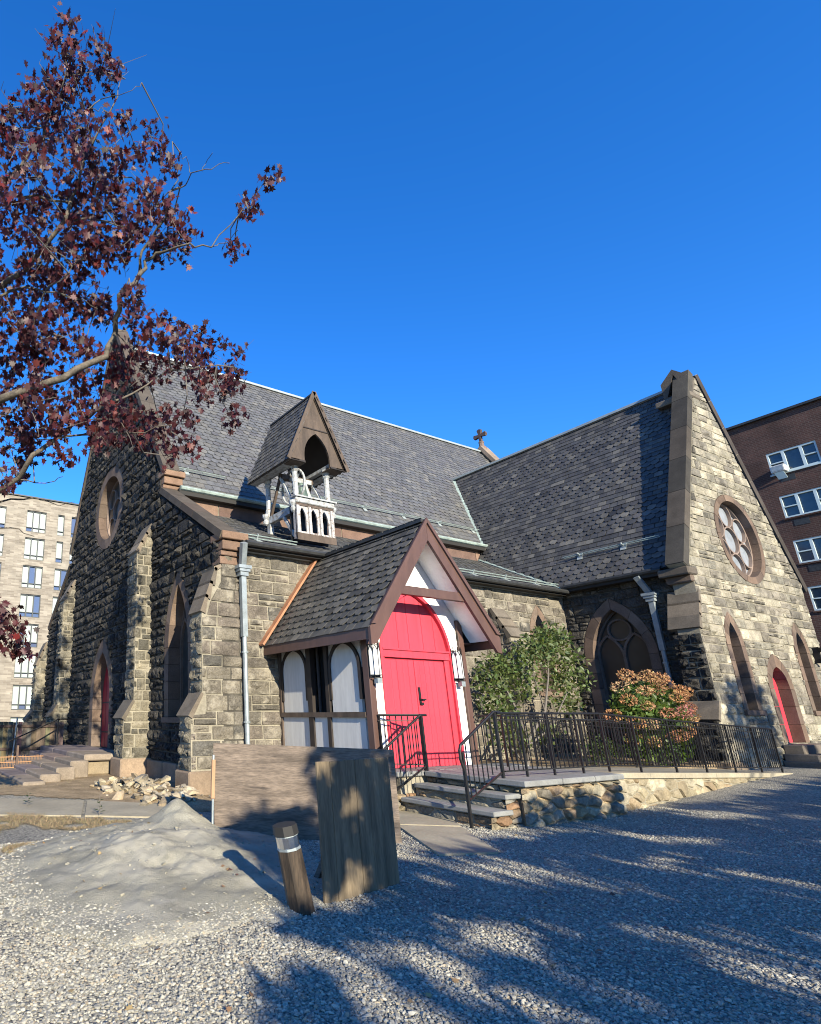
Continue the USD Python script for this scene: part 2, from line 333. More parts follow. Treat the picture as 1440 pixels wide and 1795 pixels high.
DIRT = wob(Polygon([(2.0, 13.2), (3.7, 11.6), (4.6, 9.9), (5.5, 9.2), (7.6, 8.2), (8.0, 11.2), (6.6, 11.3), (6.6, 30), (0, 30), (-3, 18)]), .1, 1)
put('soil', drape(DIRT, .012), M['dirt'], smooth=True, kind='structure', label='bare brown soil along the foot of the church')
BED = Polygon([(9.0, 7.6), (19.9, 7.7), (19.9, 11.3), (9.0, 11.3)])
put('planting_bed', G().plate(frame((0, 0, 0), (1, 0, 0), (0, 1, 0)), BED, 0.0, .42), M['dirt'], kind='structure', label='raised earth bed between ramp and church wall')
PATH = [Polygon([(-1.5, 10.2), (1.35, 10.65), (1.6, 12.75), (-1.5, 12.9)]), Polygon([(1.38, 10.65), (3.0, 9.75), (3.55, 11.4), (1.64, 12.75)]), Polygon([(3.03, 9.73), (4.25, 8.95), (4.85, 10.2), (3.58, 11.37)])]
v_ = G()
for k, p in enumerate(PATH): v_.plate(frame((0, 0, 0), (1, 0, 0), (0, 1, 0)), p.buffer(-.012), -.03, .016 + .004 * k)
put('footpath', v_, M['concrete'], kind='structure', label='cracked grey concrete path crossing in front of the rubble')
LAND = [Polygon([(6.0, 5.3), (6.75, 5.05), (7.75, 6.35), (7.0, 6.9)]), Polygon([(6.98, 6.93), (7.78, 6.38), (8.2, 6.9), (8.1, 8.2), (7.3, 8.2)])]
v_ = G()
for k, p in enumerate(LAND): v_.plate(frame((0, 0, 0), (1, 0, 0), (0, 1, 0)), p.buffer(-.012), 0, .026 + .004 * k)
put('landing_slab', v_, M['concrete'], kind='structure', label='flat grey slab at the bottom of the stone steps')

# heap of crushed stone
xs = np.arange(.2, 6.2, .045); ys = np.arange(3.9, 9.9, .045)
v, f = sheet(xs, ys, lambda x, y: np.where(mound_z(x, y) > .003, ground_z(x, y) + mound_z(x, y) + .004, ground_z(x, y) - .03))
put('gravel_heap', G().add(v, f), M['dust'], smooth=True, kind='stuff', label='low heap of fine grey crushed stone left of the plywood', cat='gravel heap')

cl_ = G(); rc = np.random.default_rng(88)
for k in range(1700):
    x, y = rc.uniform(.4, 6), rc.uniform(4, 9.6); mz = float(mound_z(np.array(x), np.array(y)))
    if mz < .006 or rc.random() < mz * 2.2: continue
    q = rc.normal(0, 1, (9, 3)); q /= np.linalg.norm(q, axis=1, keepdims=True); hq = trimesh.convex.convex_hull(q * [1, .8, .6])
    sz = float(np.clip(rc.gamma(2.2, .0055), .004, .04)); cl_.add(np.array(hq.vertices) * sz + [x, y, float(ground_z(x, y)) + mz + sz * .3], hq.faces)
put('loose_clods', cl_, M['dust'], kind='stuff', label='small grey clods and chips lying on the slopes of the crushed stone heap', cat='clods')

# loose pebbles of the drive
rng = np.random.default_rng(3); n = 420000
px = rng.uniform(.0, 12.5, n); py = rng.uniform(1.5, 8.2, n)
pp, dep = project(np.stack([px, py, 0 * px], 1))
dd = np.hypot(px, py)
keep = (dep > .5) & (pp[:, 0] > -40) & (pp[:, 0] < 1490) & (pp[:, 1] < 1850) & (rng.random(n) < np.clip((4.3 / dd) ** 1.5, 0, 1)) & (rng.random(n) < np.clip(1.15 - mound_z(px, py) / .05, .012, 1) * np.where(mound_z(px, py) < .01, np.clip(2.4 * meshkit.fbm(np.stack([px * .6, py * .6, 0 * px + 9], 1), 3, 77) - .15, .55, 1), 1))
for p in LAND: keep &= ~np.array([prep(p).contains(Point(a, b)) if k else False for a, b, k in zip(px, py, keep)])
px, py = px[keep], py[keep]; n = len(px)
gp = group('gravel', kind='stuff', label='loose pale gravel stones covering the drive', cat='gravel')
inst = UsdGeom.PointInstancer.Define(stage, gp + '/gravel_stones'); inst.GetPrim().SetCustomDataByKey('kind', 'stuff')
protos = []
for i in range(6):
    r = np.random.default_rng(40 + i); vv = r.normal(0, 1, (15, 3)); vv /= np.linalg.norm(vv, axis=1, keepdims=True)
    hu = trimesh.convex.convex_hull(vv * [1.05, .82, .6] * r.uniform(.85, 1.1, (15, 1)))
    mp = usdkit.mesh(stage, f'{gp}/gravel_stones/pebble_{i + 1:03d}', (np.array(hu.vertices), np.array(hu.faces)), M[f'pebble{i}']); protos.append(mp.GetPath())
inst.CreatePrototypesRel().SetTargets(protos)
idx = rng.choice(6, n, p=[.16, .2, .22, .19, .13, .10]); idx = np.where(mound_z(px, py) > .05, rng.integers(0, 2, n), idx); size = rng.gamma(7, .00145, n).clip(.005, .024)
inst.CreateProtoIndicesAttr(Vt.IntArray.FromNumpy(idx.astype(np.int32)))
inst.CreatePositionsAttr(Vt.Vec3fArray.FromNumpy(np.stack([px, py, ground_z(px, py) + np.where(mound_z(px, py) > .003, mound_z(px, py), 0) + size * .25], 1).astype(np.float32)))
inst.CreateScalesAttr(Vt.Vec3fArray.FromNumpy(np.repeat(size[:, None], 3, 1).astype(np.float32)))
a = rng.uniform(0, 6.283, n); tl = rng.normal(0, .35, n); tb = rng.uniform(0, 6.283, n)
inst.CreateOrientationsAttr(Vt.QuathArray([Gf.Quath(float(math.cos(p / 2) * math.cos(q / 2)), float(math.cos(b) * math.sin(q / 2)), float(math.sin(b) * math.sin(q / 2)), float(math.sin(p / 2) * math.cos(q / 2))) for p, q, b in zip(a, tl, tb)]))

# ---------------------------------------------------------------- masonry and slate generators
PIECES = []   # (kind name, parent path, V, F, T, material) of single stones and slates, sorted by their size in the picture at the end

def piece(name, parent, g, material):
    V, F, T = g.arrays(); PIECES.append((name, parent, V, F, T, material))

def stone_geo(fr, poly, d, rough, rng, tint, edge=.016):
    c = np.array(poly.exterior.coords[:-1])
    if len(c) < 3: return None
    if poly.exterior.is_ccw is False: c = c[::-1]
    cen = np.array(poly.representative_point().coords[0]); n = len(c)
    x0, y0, x1, y1 = poly.bounds
    if n == 4 and poly.area > .93 * (x1 - x0) * (y1 - y0):
        # regular block: rough front on a grid
        nx = 4 if (x1 - x0) > .34 else 3; ny = 3
        us, vs = np.linspace(0, 1, nx + 1), np.linspace(0, 1, ny + 1)
        e = edge / max(x1 - x0, .05); us[0], us[-1] = e, 1 - e; e = edge / max(y1 - y0, .05); vs[0], vs[-1] = e, 1 - e
        U, Vv = np.meshgrid(us, vs)
        q = c[0] * ((1 - U) * (1 - Vv))[..., None] + c[1] * (U * (1 - Vv))[..., None] + c[2] * (U * Vv)[..., None] + c[3] * ((1 - U) * Vv)[..., None]
        D = np.full(U.shape, d) + rng.normal(0, rough, U.shape)
        bd = np.zeros(U.shape, bool); bd[0] = bd[-1] = True; bd[:, 0] = bd[:, -1] = True
        D[bd] = d * .55 + rng.normal(0, rough * .45, bd.sum())
        q[~bd] += rng.normal(0, .012, (np.sum(~bd), 2)); D = np.maximum(D, .006)
        top = np.concatenate([q, D[..., None]], -1).reshape(-1, 3)
        N = nx + 1; F = []
        for j in range(ny):
            for i in range(nx):
                a = j * N + i
                F += [[a, a + 1, a + N + 1], [a, a + N + 1, a + N]] if (i + j) % 2 else [[a, a + 1, a + N], [a + 1, a + N + 1, a + N]]
        ring = [i for i in range(N)] + [j * N + nx for j in range(1, ny + 1)] + [ny * N + i for i in range(nx - 1, -1, -1)] + [j * N for j in range(ny - 1, 0, -1)]
        base = top[ring].copy(); cc = c.mean(0)
        base[:, :2] = cc + (base[:, :2] - cc) * [1 + 2 * edge / max(x1 - x0, .05), 1 + 2 * edge / max(y1 - y0, .05)]; base[:, 2] = -.01
        k = len(top); m = len(ring); V = np.vstack([top, base])
        for i in range(m):
            a, b = ring[i], ring[(i + 1) % m]; F += [[a, k + i, k + (i + 1) % m], [a, k + (i + 1) % m, b]]
        return to3(fr, V), np.array(F)
    s = 1 - edge * 2 / max(.08, math.sqrt(poly.area))
    inner = cen + (c - cen) * s
    V = np.vstack([np.c_[c, np.full(n, -.01)], np.c_[inner, d * .6 + np.abs(rng.normal(0, rough * .4, n))], [[cen[0], cen[1], d + rng.normal(0, rough * .5)]]])
    F = []
    for i in range(n):
        j = (i + 1) % n; F += [[i, j, n + j], [i, n + j, n + i], [n + i, n + j, 2 * n]]
    return to3(fr, V), np.array(F)

def pick(pal, rng, var=.12):
    c = np.array(pal[rng.integers(len(pal))]) * (1 + rng.normal(0, var)); return np.clip(c, .008, .9)

def ashlar(fr, poly, parent, material, pal, seed, ch=(.21, .33), w=(.28, .82), d=(.018, .045), rough=.010, joint=.020, name='stone', palf=None, split=.38):
    rng = np.random.default_rng(seed); P = prep(poly.buffer(-joint * .4)); Q = poly.buffer(-joint * .4)
    x0, y0, x1, y1 = poly.bounds; y = y0
    while y < y1:
        h = rng.uniform(*ch)
        if y + h > y1 - .1: h = y1 - y
        x = x0 - rng.uniform(0, w[0])
        while x < x1:
            ww = rng.uniform(*w); cells = [(x, y, x + ww, y + h)]
            if rng.random() < split and h > .2:
                m = y + h * rng.uniform(.38, .62); s2 = x + ww * rng.uniform(.3, .7)
                cells = [(x, y, x + ww, m), (x, m, s2, y + h), (s2, m, x + ww, y + h)] if rng.random() < .5 else [(x, y, s2, m), (s2, y, x + ww, m), (x, m, x + ww, y + h)]
            for a, b, c_, d_ in cells:
                j = joint / 2
                if c_ - a < .07 or d_ - b < .05: continue
                if len(cells) == 1 and rng.random() < .5: t_ = 1
                jj = rng.normal(0, .005, (4, 2))
                cell = Polygon(np.array([(a + j, b + j), (c_ - j, b + j), (c_ - j, d_ - j), (a + j, d_ - j)]) + jj)
                if P.contains(cell): gs = [cell]
                elif P.intersects(cell):
                    it = cell.intersection(Q).simplify(.008); gs = [g for g in getattr(it, 'geoms', [it]) if g.geom_type == 'Polygon' and g.area > .006]
                else: gs = []
                for g in gs:
                    t = pick((palf(*g.centroid.coords[0]) if palf else pal), rng)
                    r = stone_geo(fr, g, rng.uniform(*d), rough, rng, t)
                    if r is not None: piece(name, parent, G().add(*r, tint=t), material)
            x += ww
        y += h

def slates(o, along, up, poly, parent, w, ex, seed, pal, shape=lambda r: 'flat', lift=.022, th=.010, name='slate', var=.17):
    rng = np.random.default_rng(seed); o = np.asarray(o, float); along = np.asarray(along, float); up = np.asarray(up, float); up = up / np.linalg.norm(up)
    n = np.cross(along, up); P = prep(poly); x0, s0, x1, s1 = poly.bounds; r = 0; s = s0
    if n[2] < 0: n = -n
    while s < s1 - .02:
        x = x0 + (r % 2) * w / 2 - w
        while x < x1 + w:
            ww = w * rng.uniform(.93, 1.04); cx = x + w / 2
            if P.contains(Point(cx, s + ex * .45)):
                h = ex * 1.12; b = ww / 2 - .004; kind = shape(r)
                if kind == 'hex': pts = [(-b, h), (-b, ex * .38), (-b * .42, 0), (b * .42, 0), (b, ex * .38), (b, h)]
                elif kind == 'round': pts = [(-b, h), (-b, ex * .4), (-b * .78, ex * .15), (-b * .3, 0), (b * .3, 0), (b * .78, ex * .15), (b, ex * .4), (b, h)]
                else: pts = [(-b, h), (-b, 0), (b, 0), (b, h)]
                pts = np.array(pts); pts[:, 0] += cx + rng.normal(0, .003); pts[:, 1] += s + rng.normal(0, .004)
                lf = lift * (1 - (pts[:, 1] - s) / h) + rng.uniform(.004, .012)
                top = o + pts[:, :1] * along + pts[:, 1:] * up + lf[:, None] * n; bot = top - th * n
                m = len(pts); F = [[0, i, i + 1] for i in range(1, m - 1)]
                for i in range(m - 1): F += [[i, m + i, m + i + 1], [i, m + i + 1, i + 1]]
                F = np.array(F)
                tri = top[F[0]]
                if np.cross(tri[1] - tri[0], tri[2] - tri[0]) @ n < 0: F = F[:, ::-1]
                piece(name, parent, G().add(np.vstack([top, bot]), F, tint=pick(pal, rng, var)), M['slate'])
            x += w
        s += ex; r += 1

def arc_side(cu, w, spring, apex, side, n):
    h = apex - spring; c = (h * h - w * w / 4) / w; R = c + w / 2
    th1 = math.asin(min(1, h / R)); th = np.linspace(0, th1, n + 1)
    return np.stack([cu + side * (R * np.cos(th) - c), spring + R * np.sin(th)], 1)

def arch_poly(cu, w, sill, spring, apex, n=9):
    r = arc_side(cu, w, spring, apex, 1, n); l = arc_side(cu, w, spring, apex, -1, n)
    return Polygon(np.vstack([[(cu - w / 2, sill), (cu + w / 2, sill)], r, l[::-1][1:]])).buffer(0)

BROWN = [(.175, .122, .09), (.158, .112, .086), (.195, .14, .104), (.145, .105, .083), (.175, .132, .102)]

def surround(fr, parent, cu, w, s, sill, spring, apex, depth, proud=.02, seed=0, pal=BROWN, sill_h=.14, bh=.45, nv=3):
    """blocks of dressed stone round a pointed opening; returns (outer, inner) outlines"""
    rng = np.random.default_rng(seed); ao = apex + s * 1.35; wo = w + 2 * s
    def blk(poly):
        t = pick(pal, rng, .09); put('surround_stone', G().plate(fr, poly.buffer(-.005), -depth, proud + rng.uniform(-.004, .004), tint=t), M['brownstone'], parent)
    for side in (1, -1):
        nb = max(1, round((spring - sill) / bh)); zz = np.linspace(sill, spring, nb + 1)
        for a, b in zip(zz[:-1], zz[1:]):
            xa, xb = cu + side * w / 2, cu + side * wo / 2; blk(sbox(min(xa, xb), a, max(xa, xb), b))
        K = nv * 3; pi, po = arc_side(cu, w, spring, apex, side, K), arc_side(cu, wo, spring, ao, side, K)
        for k in range(nv):
            a, b = k * 3, k * 3 + 3; blk(Polygon(np.vstack([pi[a:b + 1], po[a:b + 1][::-1]])).buffer(0))
    if sill_h: put('sill', G(tint=pick(pal, rng, .05)).plate(fr, sbox(cu - wo / 2 - .04, sill - sill_h, cu + wo / 2 + .04, sill - .004), -depth, proud + .06), M['brownstone'], parent)
    return arch_poly(cu, wo, sill - sill_h, spring, ao), arch_poly(cu, w, sill, spring, apex)

def from_line(pts, r):
    from shapely.geometry import LineString
    return LineString(pts).buffer(r, cap_style=2, join_style=2)

def two_light(fr, parent, cu, w, sill, spring, apex, depth, glass, bar, bw=.035):
    """glass with a mullion, two small arches and a circle above"""
    inner = arch_poly(cu, w, sill, spring, apex)
    put('pane', G().plate(fr, inner.buffer(.01), -depth - .02, -depth + .02), glass, parent)
    h = w / 4; sp = spring - .05
    parts = [inner.difference(inner.buffer(-bw * 1.4)), from_line([(cu, sill), (cu, sp)], bw)]
    for sd in (-1, 1):
        c = cu + sd * w / 4
        for q in (1, -1): parts.append(from_line(arc_side(c, w / 2, sp, sp + (apex - spring) * .5, q, 6), bw * .8))
    rc = (apex - spring) * .21; cz = sp + (apex - spring) * .60
    parts.append(Point(cu, cz).buffer(rc + bw).difference(Point(cu, cz).buffer(rc - bw * .3)))
    put('tracery', G(tint=(.16, .125, .10)).plate(fr, unary_union(parts).intersection(inner), -depth + .02, -depth + .09), bar, parent)

# ---------------------------------------------------------------- the church
CH = group('stone_church', loc=None, label='old stone church with slate roofs, red doors and a small bell cote', cat='church')
S_LIGHT = [(.20, .178, .145), (.175, .156, .128), (.145, .132, .112), (.22, .196, .158), (.185, .166, .135), (.105, .10, .09), (.165, .147, .124), (.185, .160, .136)]
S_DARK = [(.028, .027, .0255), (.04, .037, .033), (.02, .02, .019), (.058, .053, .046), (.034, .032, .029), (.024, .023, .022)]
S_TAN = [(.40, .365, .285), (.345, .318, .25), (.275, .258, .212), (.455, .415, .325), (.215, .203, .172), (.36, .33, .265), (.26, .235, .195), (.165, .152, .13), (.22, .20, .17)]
S_BUTT = [(.19, .17, .13), (.14, .13, .105), (.10, .095, .08), (.23, .205, .155), (.16, .148, .12)]

FA = frame((0, 11.1, 0), (1, 0, 0)); FF = frame((6.5, 0, 0), (0, -1, 0)); FW = frame((19.75, 0, 0), (0, -1, 0)); FT = frame((0, 7.45, 0), (1, 0, 0))
UP = frame((0, 0, 0), (1, 0, 0), (0, 1, 0))

def profile(p):   # (out, z) pairs from the top at the wall down to the ground at the wall
    return Polygon([(o, z) for o, z in p])
# --- facade
wins = []
Lf = group('lancet_window', CH); o1, i1 = surround(FF, Lf, -13.35, 1.15, .27, 1.55, 3.35, 5.0, .42, seed=1); two_light(FF, Lf, -13.35, 1.15, 1.55, 3.35, 5.0, .42, M['pane_dark'], M['brownstone']); wins.append(o1)
Lg = group('lancet_window', CH); o2, i2 = surround(FF, Lg, -25.45, 1.15, .27, 1.55, 3.35, 5.0, .42, seed=2); two_light(FF, Lg, -25.45, 1.15, 1.55, 3.35, 5.0, .42, M['pane_dark'], M['brownstone']); wins.append(o2)
Df = group('west_door', CH); o3, i3 = surround(FF, Df, -19.5, 1.75, .38, .52, 2.2, 3.75, .42, seed=3, sill_h=0); wins.append(o3)
dr = G()
for k in range(9):
    a = -19.5 - .875 + k * 1.75 / 9; sl = sbox(a + .006, .52, a + 1.75 / 9 - .006, 4).intersection(i3)
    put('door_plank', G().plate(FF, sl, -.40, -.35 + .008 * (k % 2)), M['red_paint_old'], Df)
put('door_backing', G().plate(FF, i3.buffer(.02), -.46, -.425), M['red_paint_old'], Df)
put('door_hinge', G().plate(FF, unary_union([sbox(-20.3, 1.0, -18.7, 1.05), sbox(-20.3, 2.0, -18.7, 2.05)]), -.338, -.325), M['iron'], Df)

def rose(fr, parent, cu, cz, ro, ri, depth, glass, seed, bars, frame_mat, lobes=6):
    rng = np.random.default_rng(seed); K = 14
    for k in range(K):
        a = np.linspace(k, k + 1, 5) / K * 2 * np.pi
        q = np.vstack([np.c_[cu + ri * np.cos(a), cz + ri * np.sin(a)], np.c_[cu + ro * np.cos(a), cz + ro * np.sin(a)][::-1]])
        put('surround_stone', G(tint=pick(BROWN, rng, .08)).plate(fr, Polygon(q).buffer(-.005), -depth, .025 + rng.uniform(-.003, .003)), M['brownstone'], parent)
    c = Point(cu, cz); put('pane', G().plate(fr, c.buffer(ri + .01), -depth - .02, -depth + .01), glass, parent)
    parts = [c.buffer(ri).difference(c.buffer(ri - bars * 1.6))]
    r1 = ri * .34
    parts.append(c.buffer(r1 + bars).difference(c.buffer(r1 - bars * .2)))
    rl = ri * .31
    for k in range(lobes):
        a = (k + .5) / lobes * 2 * np.pi; q = Point(cu + (r1 + rl + bars) * math.cos(a), cz + (r1 + rl + bars) * math.sin(a))
        parts.append(q.buffer(rl + bars * .8).difference(q.buffer(rl - bars * .2)))
    put('tracery', G(tint=(.27, .205, .17)).plate(fr, unary_union(parts).intersection(c.buffer(ri)), -depth + .012, -depth + .10), frame_mat, parent)
    return c.buffer(ro, 32)
Rf = group('rose_window', CH); wins.append(rose(FF, Rf, -19.4, 9.2, 1.6, 1.22, .40, M['pane_brown'], 4, .035, M['brownstone'], 4))

FOUT = Polygon([(-27.9, 0), (-27.9, 5.5), (-24.35, 7.95), (-24.35, 8.5), (-19.4, 17.0), (-14.45, 8.5), (-14.45, 7.95), (-10.95 - .15, 5.5), (-11.1, 0)])
FWALL = FOUT.difference(unary_union(wins))
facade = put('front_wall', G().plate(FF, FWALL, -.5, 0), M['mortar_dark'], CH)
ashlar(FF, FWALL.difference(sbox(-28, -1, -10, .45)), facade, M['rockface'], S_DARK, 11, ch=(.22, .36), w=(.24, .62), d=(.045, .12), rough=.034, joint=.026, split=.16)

# --- aisle wall with the corner buttress flush with it
CB = [(0, 4.95), (.12, 4.9), (.50, 3.9), (.52, 3.75), (.52, 2.05), (.80, 1.62), (.80, 0), (0, 0)]
La = group('lancet_window', CH); o5, i5 = surround(FA, La, 18.25, .72, .24, 2.3, 3.75, 4.72, .32, seed=6)
two_light(FA, La, 18.25, .72, 2.3, 3.75, 4.72, .32, M['pane_brown'], M['brownstone'], .022)
Lb = group('lancet_window', CH); o6, i6 = surround(FA, Lb, 13.3, .72, .24, 2.3, 3.75, 4.72, .32, seed=7)
two_light(FA, Lb, 13.3, .72, 2.3, 3.75, 4.72, .32, M['pane_brown'], M['brownstone'], .022)
AW = unary_union([sbox(6.5, 0, 19.75, 5.47), Polygon([(6.5 - o, z) for o, z in CB])]).difference(unary_union([o5, o6]))
aisle = put('side_wall', G().plate(FA, AW.intersection(sbox(6.52, 0, 20, 6)), -.5, -.002), M['mortar'], CH)
put('buttress_core', G().plate(FA, Polygon([(6.5 - o, z) for o, z in CB]), -.5, 0), M['mortar'], CH)
ashlar(FA, AW.difference(unary_union([sbox(5, -1, 20, .5), Polygon([(6.5 - o, z) for o, z in [(.0, 4.97), (.14, 4.95), (.56, 3.86), (.56, 3.7), (.40, 3.74), (.3, 4.1), (.0, 4.6)]]), Polygon([(5.6, 1.6), (6.05, 1.6), (6.05, 2.1), (5.9, 2.1)])])), aisle, M['stone'], S_LIGHT, 12, ch=(.24, .36), w=(.33, .9), joint=.014, split=.24, d=(.015, .05), rough=.014)

# --- buttresses of the facade
def buttress(fr, u0, u1, prof, seed, side=True, left=False, mt='stone', pal=S_BUTT, frontpal=S_BUTT, core=True, steps=None, fmat='rockface'):
    B = group('buttress', CH); rng = np.random.default_rng(seed); P = Polygon([(-o, z) for o, z in prof])
    fs = (to3(fr, np.array([[u1, 0, 0]]))[0], -fr[3], fr[2], fr[1])
    if core: put('core', G().plate(fs, P, -(u1 - u0), -.002), M['mortar'], B)
    wp = B
    if side:
        ashlar(fs, P.difference(sbox(-3, -1, 1, .48)), wp, M[mt], pal, seed, ch=(.24, .34), w=(.25, .6), split=.2)
    if left:
        fl = (to3(fr, np.array([[u0, 0, 0]]))[0], fr[3], fr[2], -fr[1])
        ashlar(fl, Polygon([(o, z) for o, z in prof]).difference(sbox(-3, -1, 3, .48)), wp, M[mt], pal, seed + 50, ch=(.24, .34), w=(.25, .6), split=.2)
    for (oa, za), (ob, zb) in zip(prof[:-1], prof[1:]):
        if abs(oa - ob) < 1e-6 and za - zb > .3:   # a vertical front
            ff = (to3(fr, np.array([[0, 0, oa]]))[0], fr[1], fr[2], fr[3])
            ashlar(ff, sbox(u0, max(zb, .48), u1, za), wp, M[fmat], frontpal, seed + 9, ch=(.24, .34), w=(.25, .5), d=(.03, .08), rough=.022, split=.1)
        elif ob - oa > .1 and za > zb:                # a weathering: sloped slabs
            ns = (steps or {}).get(round(zb, 2), 1)
            for k in range(ns):
                f0, f1 = k / ns, (k + 1) / ns
                p0 = np.array([oa + (ob - oa) * f0, za + (zb - za) * f0]); p1 = np.array([oa + (ob - oa) * f1, za + (zb - za) * f1])
                d = (p1 - p0) / np.linalg.norm(p1 - p0); nn = np.array([-d[1], d[0]]); nn = nn if nn[1] > 0 else -nn
                p1 = p1 + d * .07; t = .05
                q = [p0 + nn * t, p1 + nn * t, p1 - nn * (.10 if ns > 1 else .07), p0 - nn * .02]
                e = .04
                A = to3(fr, np.array([[u1 + e, z, o] for o, z in q])); Bq = to3(fr, np.array([[u0 - e, z, o] for o, z in q]))
                put('cap_stone', G(tint=pick([(.20, .165, .125), (.17, .145, .115)], rng)).hexa(A, Bq), M['brownstone'], B)
    o = max(x for x, _ in prof) + .09
    gq = G(tint=pick([(.27, .20, .14), (.22, .17, .12)], rng))
    put('plinth', gq.box(to3(fr, np.array([[(u0 + u1) / 2, .235, o / 2 - .02]]))[0], np.abs((u1 - u0 + .16) * fr[1] + .48 * fr[2] + (o + .04) * fr[3]), bev=.03), M['brownstone'], B)
    return B
buttress(FF, -11.62, -11.1, CB, 21, side=False, core=False, steps={3.9: 3})
MB = [(0, 7.25), (.06, 7.2), (.50, 6.35), (.52, 6.2), (.52, 1.98), (.80, 1.55), (.80, 0), (0, 0)]
buttress(FF, -15.75, -15.1, MB, 22, steps={6.35: 3})
buttress(FF, -24.0, -23.41, MB, 23, steps={6.35: 3})
buttress(FF, -28.5, -27.91, [(0, 5.1), (.08, 5.0), (.50, 3.95), (.52, 3.8), (.52, 1.78), (.80, 1.4), (.80, 0), (0, 0)], 24, steps={3.95: 3})
# aisle buttress right of the porch
buttress(FA, 15.85, 16.4, [(0, 4.75), (.08, 4.7), (.55, 3.85), (.58, 3.7), (.58, .4), (0, .4)], 25, side=False, left=True, steps={3.85: 3}, pal=S_LIGHT, frontpal=S_LIGHT, fmat='stone')
# plinth courses
def plinth_run(fr, u0, u1, z0, z1, seed, mt=None, h=.09):
    rng = np.random.default_rng(seed); u = u0
    while u < u1 - .05:
        w = min(rng.uniform(.6, 1.1), u1 - u); w = u1 - u if u1 - u - w < .3 else w
        a = to3(fr, np.array([[u + w / 2, (z0 + z1) / 2, h / 2]]))[0]
        put('plinth_stone', G(tint=pick([(.25, .18, .13), (.21, .165, .12), (.28, .22, .16)], rng)).box(a, np.abs((w - .014) * fr[1] + (z1 - z0) * fr[2] + (h + .1) * fr[3]), bev=.025), M['brownstone'], CH); u += w
plinth_run(FF, -15.05, -11.7, 0, .45, 31); plinth_run(FF, -18.1, -15.8, 0, .45, 32); plinth_run(FF, -23.35, -20.9, 0, .45, 33)
plinth_run(FF, -27.85, -24.05, 0, .45, 34); plinth_run(FA, 6.55, 8.0, 0, .45, 35)

# --- facade copings and kneelers
def coping(fr, a, b, n0, n1, th, seed, step=.95, pal=((.115, .09, .073), (.095, .08, .066)), mt='brownstone', parent=CH):
    rng = np.random.default_rng(seed); a, b = np.array(a, float), np.array(b, float); L = np.linalg.norm(b - a); d = (b - a) / L; nn = np.array([-d[1], d[0]])
    if nn[1] < 0: nn = -nn
    k = max(1, round(L / step)); e = np.linspace(0, L, k + 1)
    for s, t in zip(e[:-1], e[1:]):
        p, q = a + d * (s + .008), a + d * (t - .008)
        A = [p - nn * .03, q - nn * .03, q + nn * th, p + nn * th]
        F_ = to3(fr, np.array([[x, z, n1] for x, z in A])); K_ = to3(fr, np.array([[x, z, n0] for x, z in A]))
        g = G(tint=pick(list(pal), rng, .08)); g.hexa(F_, K_); put('coping_stone', g, M[mt], parent)
    put('coping_joint', G().plate(fr, from_line([a + nn * th * .45, b + nn * th * .45], th * .42), n0 + .02, n1 - .012), M['mortar'], parent)
coping(FF, (-10.95, 5.62), (-14.5, 8.05), -.44, .10, .16, 41)
coping(FF, (-27.85, 5.62), (-24.4, 8.05), -.44, .10, .16, 42)
coping(FF, (-14.3, 8.62), (-19.4, 17.1), -.44, .10, .16, 43); coping(FF, (-24.5, 8.62), (-19.4, 17.1), -.44, .10, .16, 44)
def kneeler(y, z, s=1):
    for k, (hh, pr) in enumerate([(.20, .02), (.13, .07), (.24, .15), (.20, .24)]):
        zz = z - .77 + [0, .2, .33, .57][k]
        put('kneeler_stone', G(tint=pick([(.25, .16, .11), (.22, .145, .105)], RNG, .08)).box((6.78, y - s * pr / 2 + s * .16, zz + hh / 2), (.62 + .1 * (k == 3), .36 + pr, hh - .012), bev=.015), M['brownstone'], CH)
kneeler(11.1, 5.78); kneeler(14.45, 8.72)

# --- transept
TWp = [(0, 5.0), (.06, 4.98), (.50, 3.95), (.52, 3.75), (.52, 1.95), (.75, 1.55), (.75, .2), (0, .2)]
tw = []
Tw = group('traceried_window', CH); o7, i7 = surround(FW, Tw, -9.72, 1.5, .26, 1.45, 3.35, 4.78, .30, seed=51); two_light(FW, Tw, -9.72, 1.5, 1.45, 3.35, 4.78, .30, M['pane_brown'], M['brownstone'], .04)
TWw = sbox(-11.1, .2, -7.52, 5.6).difference(o7)
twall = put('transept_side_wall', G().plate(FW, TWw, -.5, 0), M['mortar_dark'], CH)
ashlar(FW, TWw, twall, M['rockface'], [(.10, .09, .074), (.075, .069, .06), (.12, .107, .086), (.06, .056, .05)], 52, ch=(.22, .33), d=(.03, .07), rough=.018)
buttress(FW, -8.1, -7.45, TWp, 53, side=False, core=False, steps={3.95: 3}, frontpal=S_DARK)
CX = 23.25; HW = 3.65
TO = unary_union([Polygon([(CX - HW, .2), (CX - HW, 5.75), (CX, 12.75), (CX + HW, 5.75), (CX + HW, .2)]), Polygon([(19.75 - o, z) for o, z in TWp])])
Tr = group('rose_window', CH); h1 = rose(FT, Tr, CX, 6.95, 1.46, 1.24, .28, M['pane_pale'], 54, .035, M['brownstone'], 6)
Ta = group('lancet_window', CH); h2, _ = surround(FT, Ta, 21.05, .58, .24, 1.75, 3.5, 4.15, .34, seed=55); two_light(FT, Ta, 21.05, .58, 1.75, 3.5, 4.15, .34, M['pane_dark'], M['brownstone'], .02)
Tb = group('lancet_window', CH); h3, _ = surround(FT, Tb, 25.4, .58, .24, 1.75, 3.5, 4.15, .34, seed=56); two_light(FT, Tb, 25.4, .58, 1.75, 3.5, 4.15, .34, M['pane_dark'], M['brownstone'], .02)
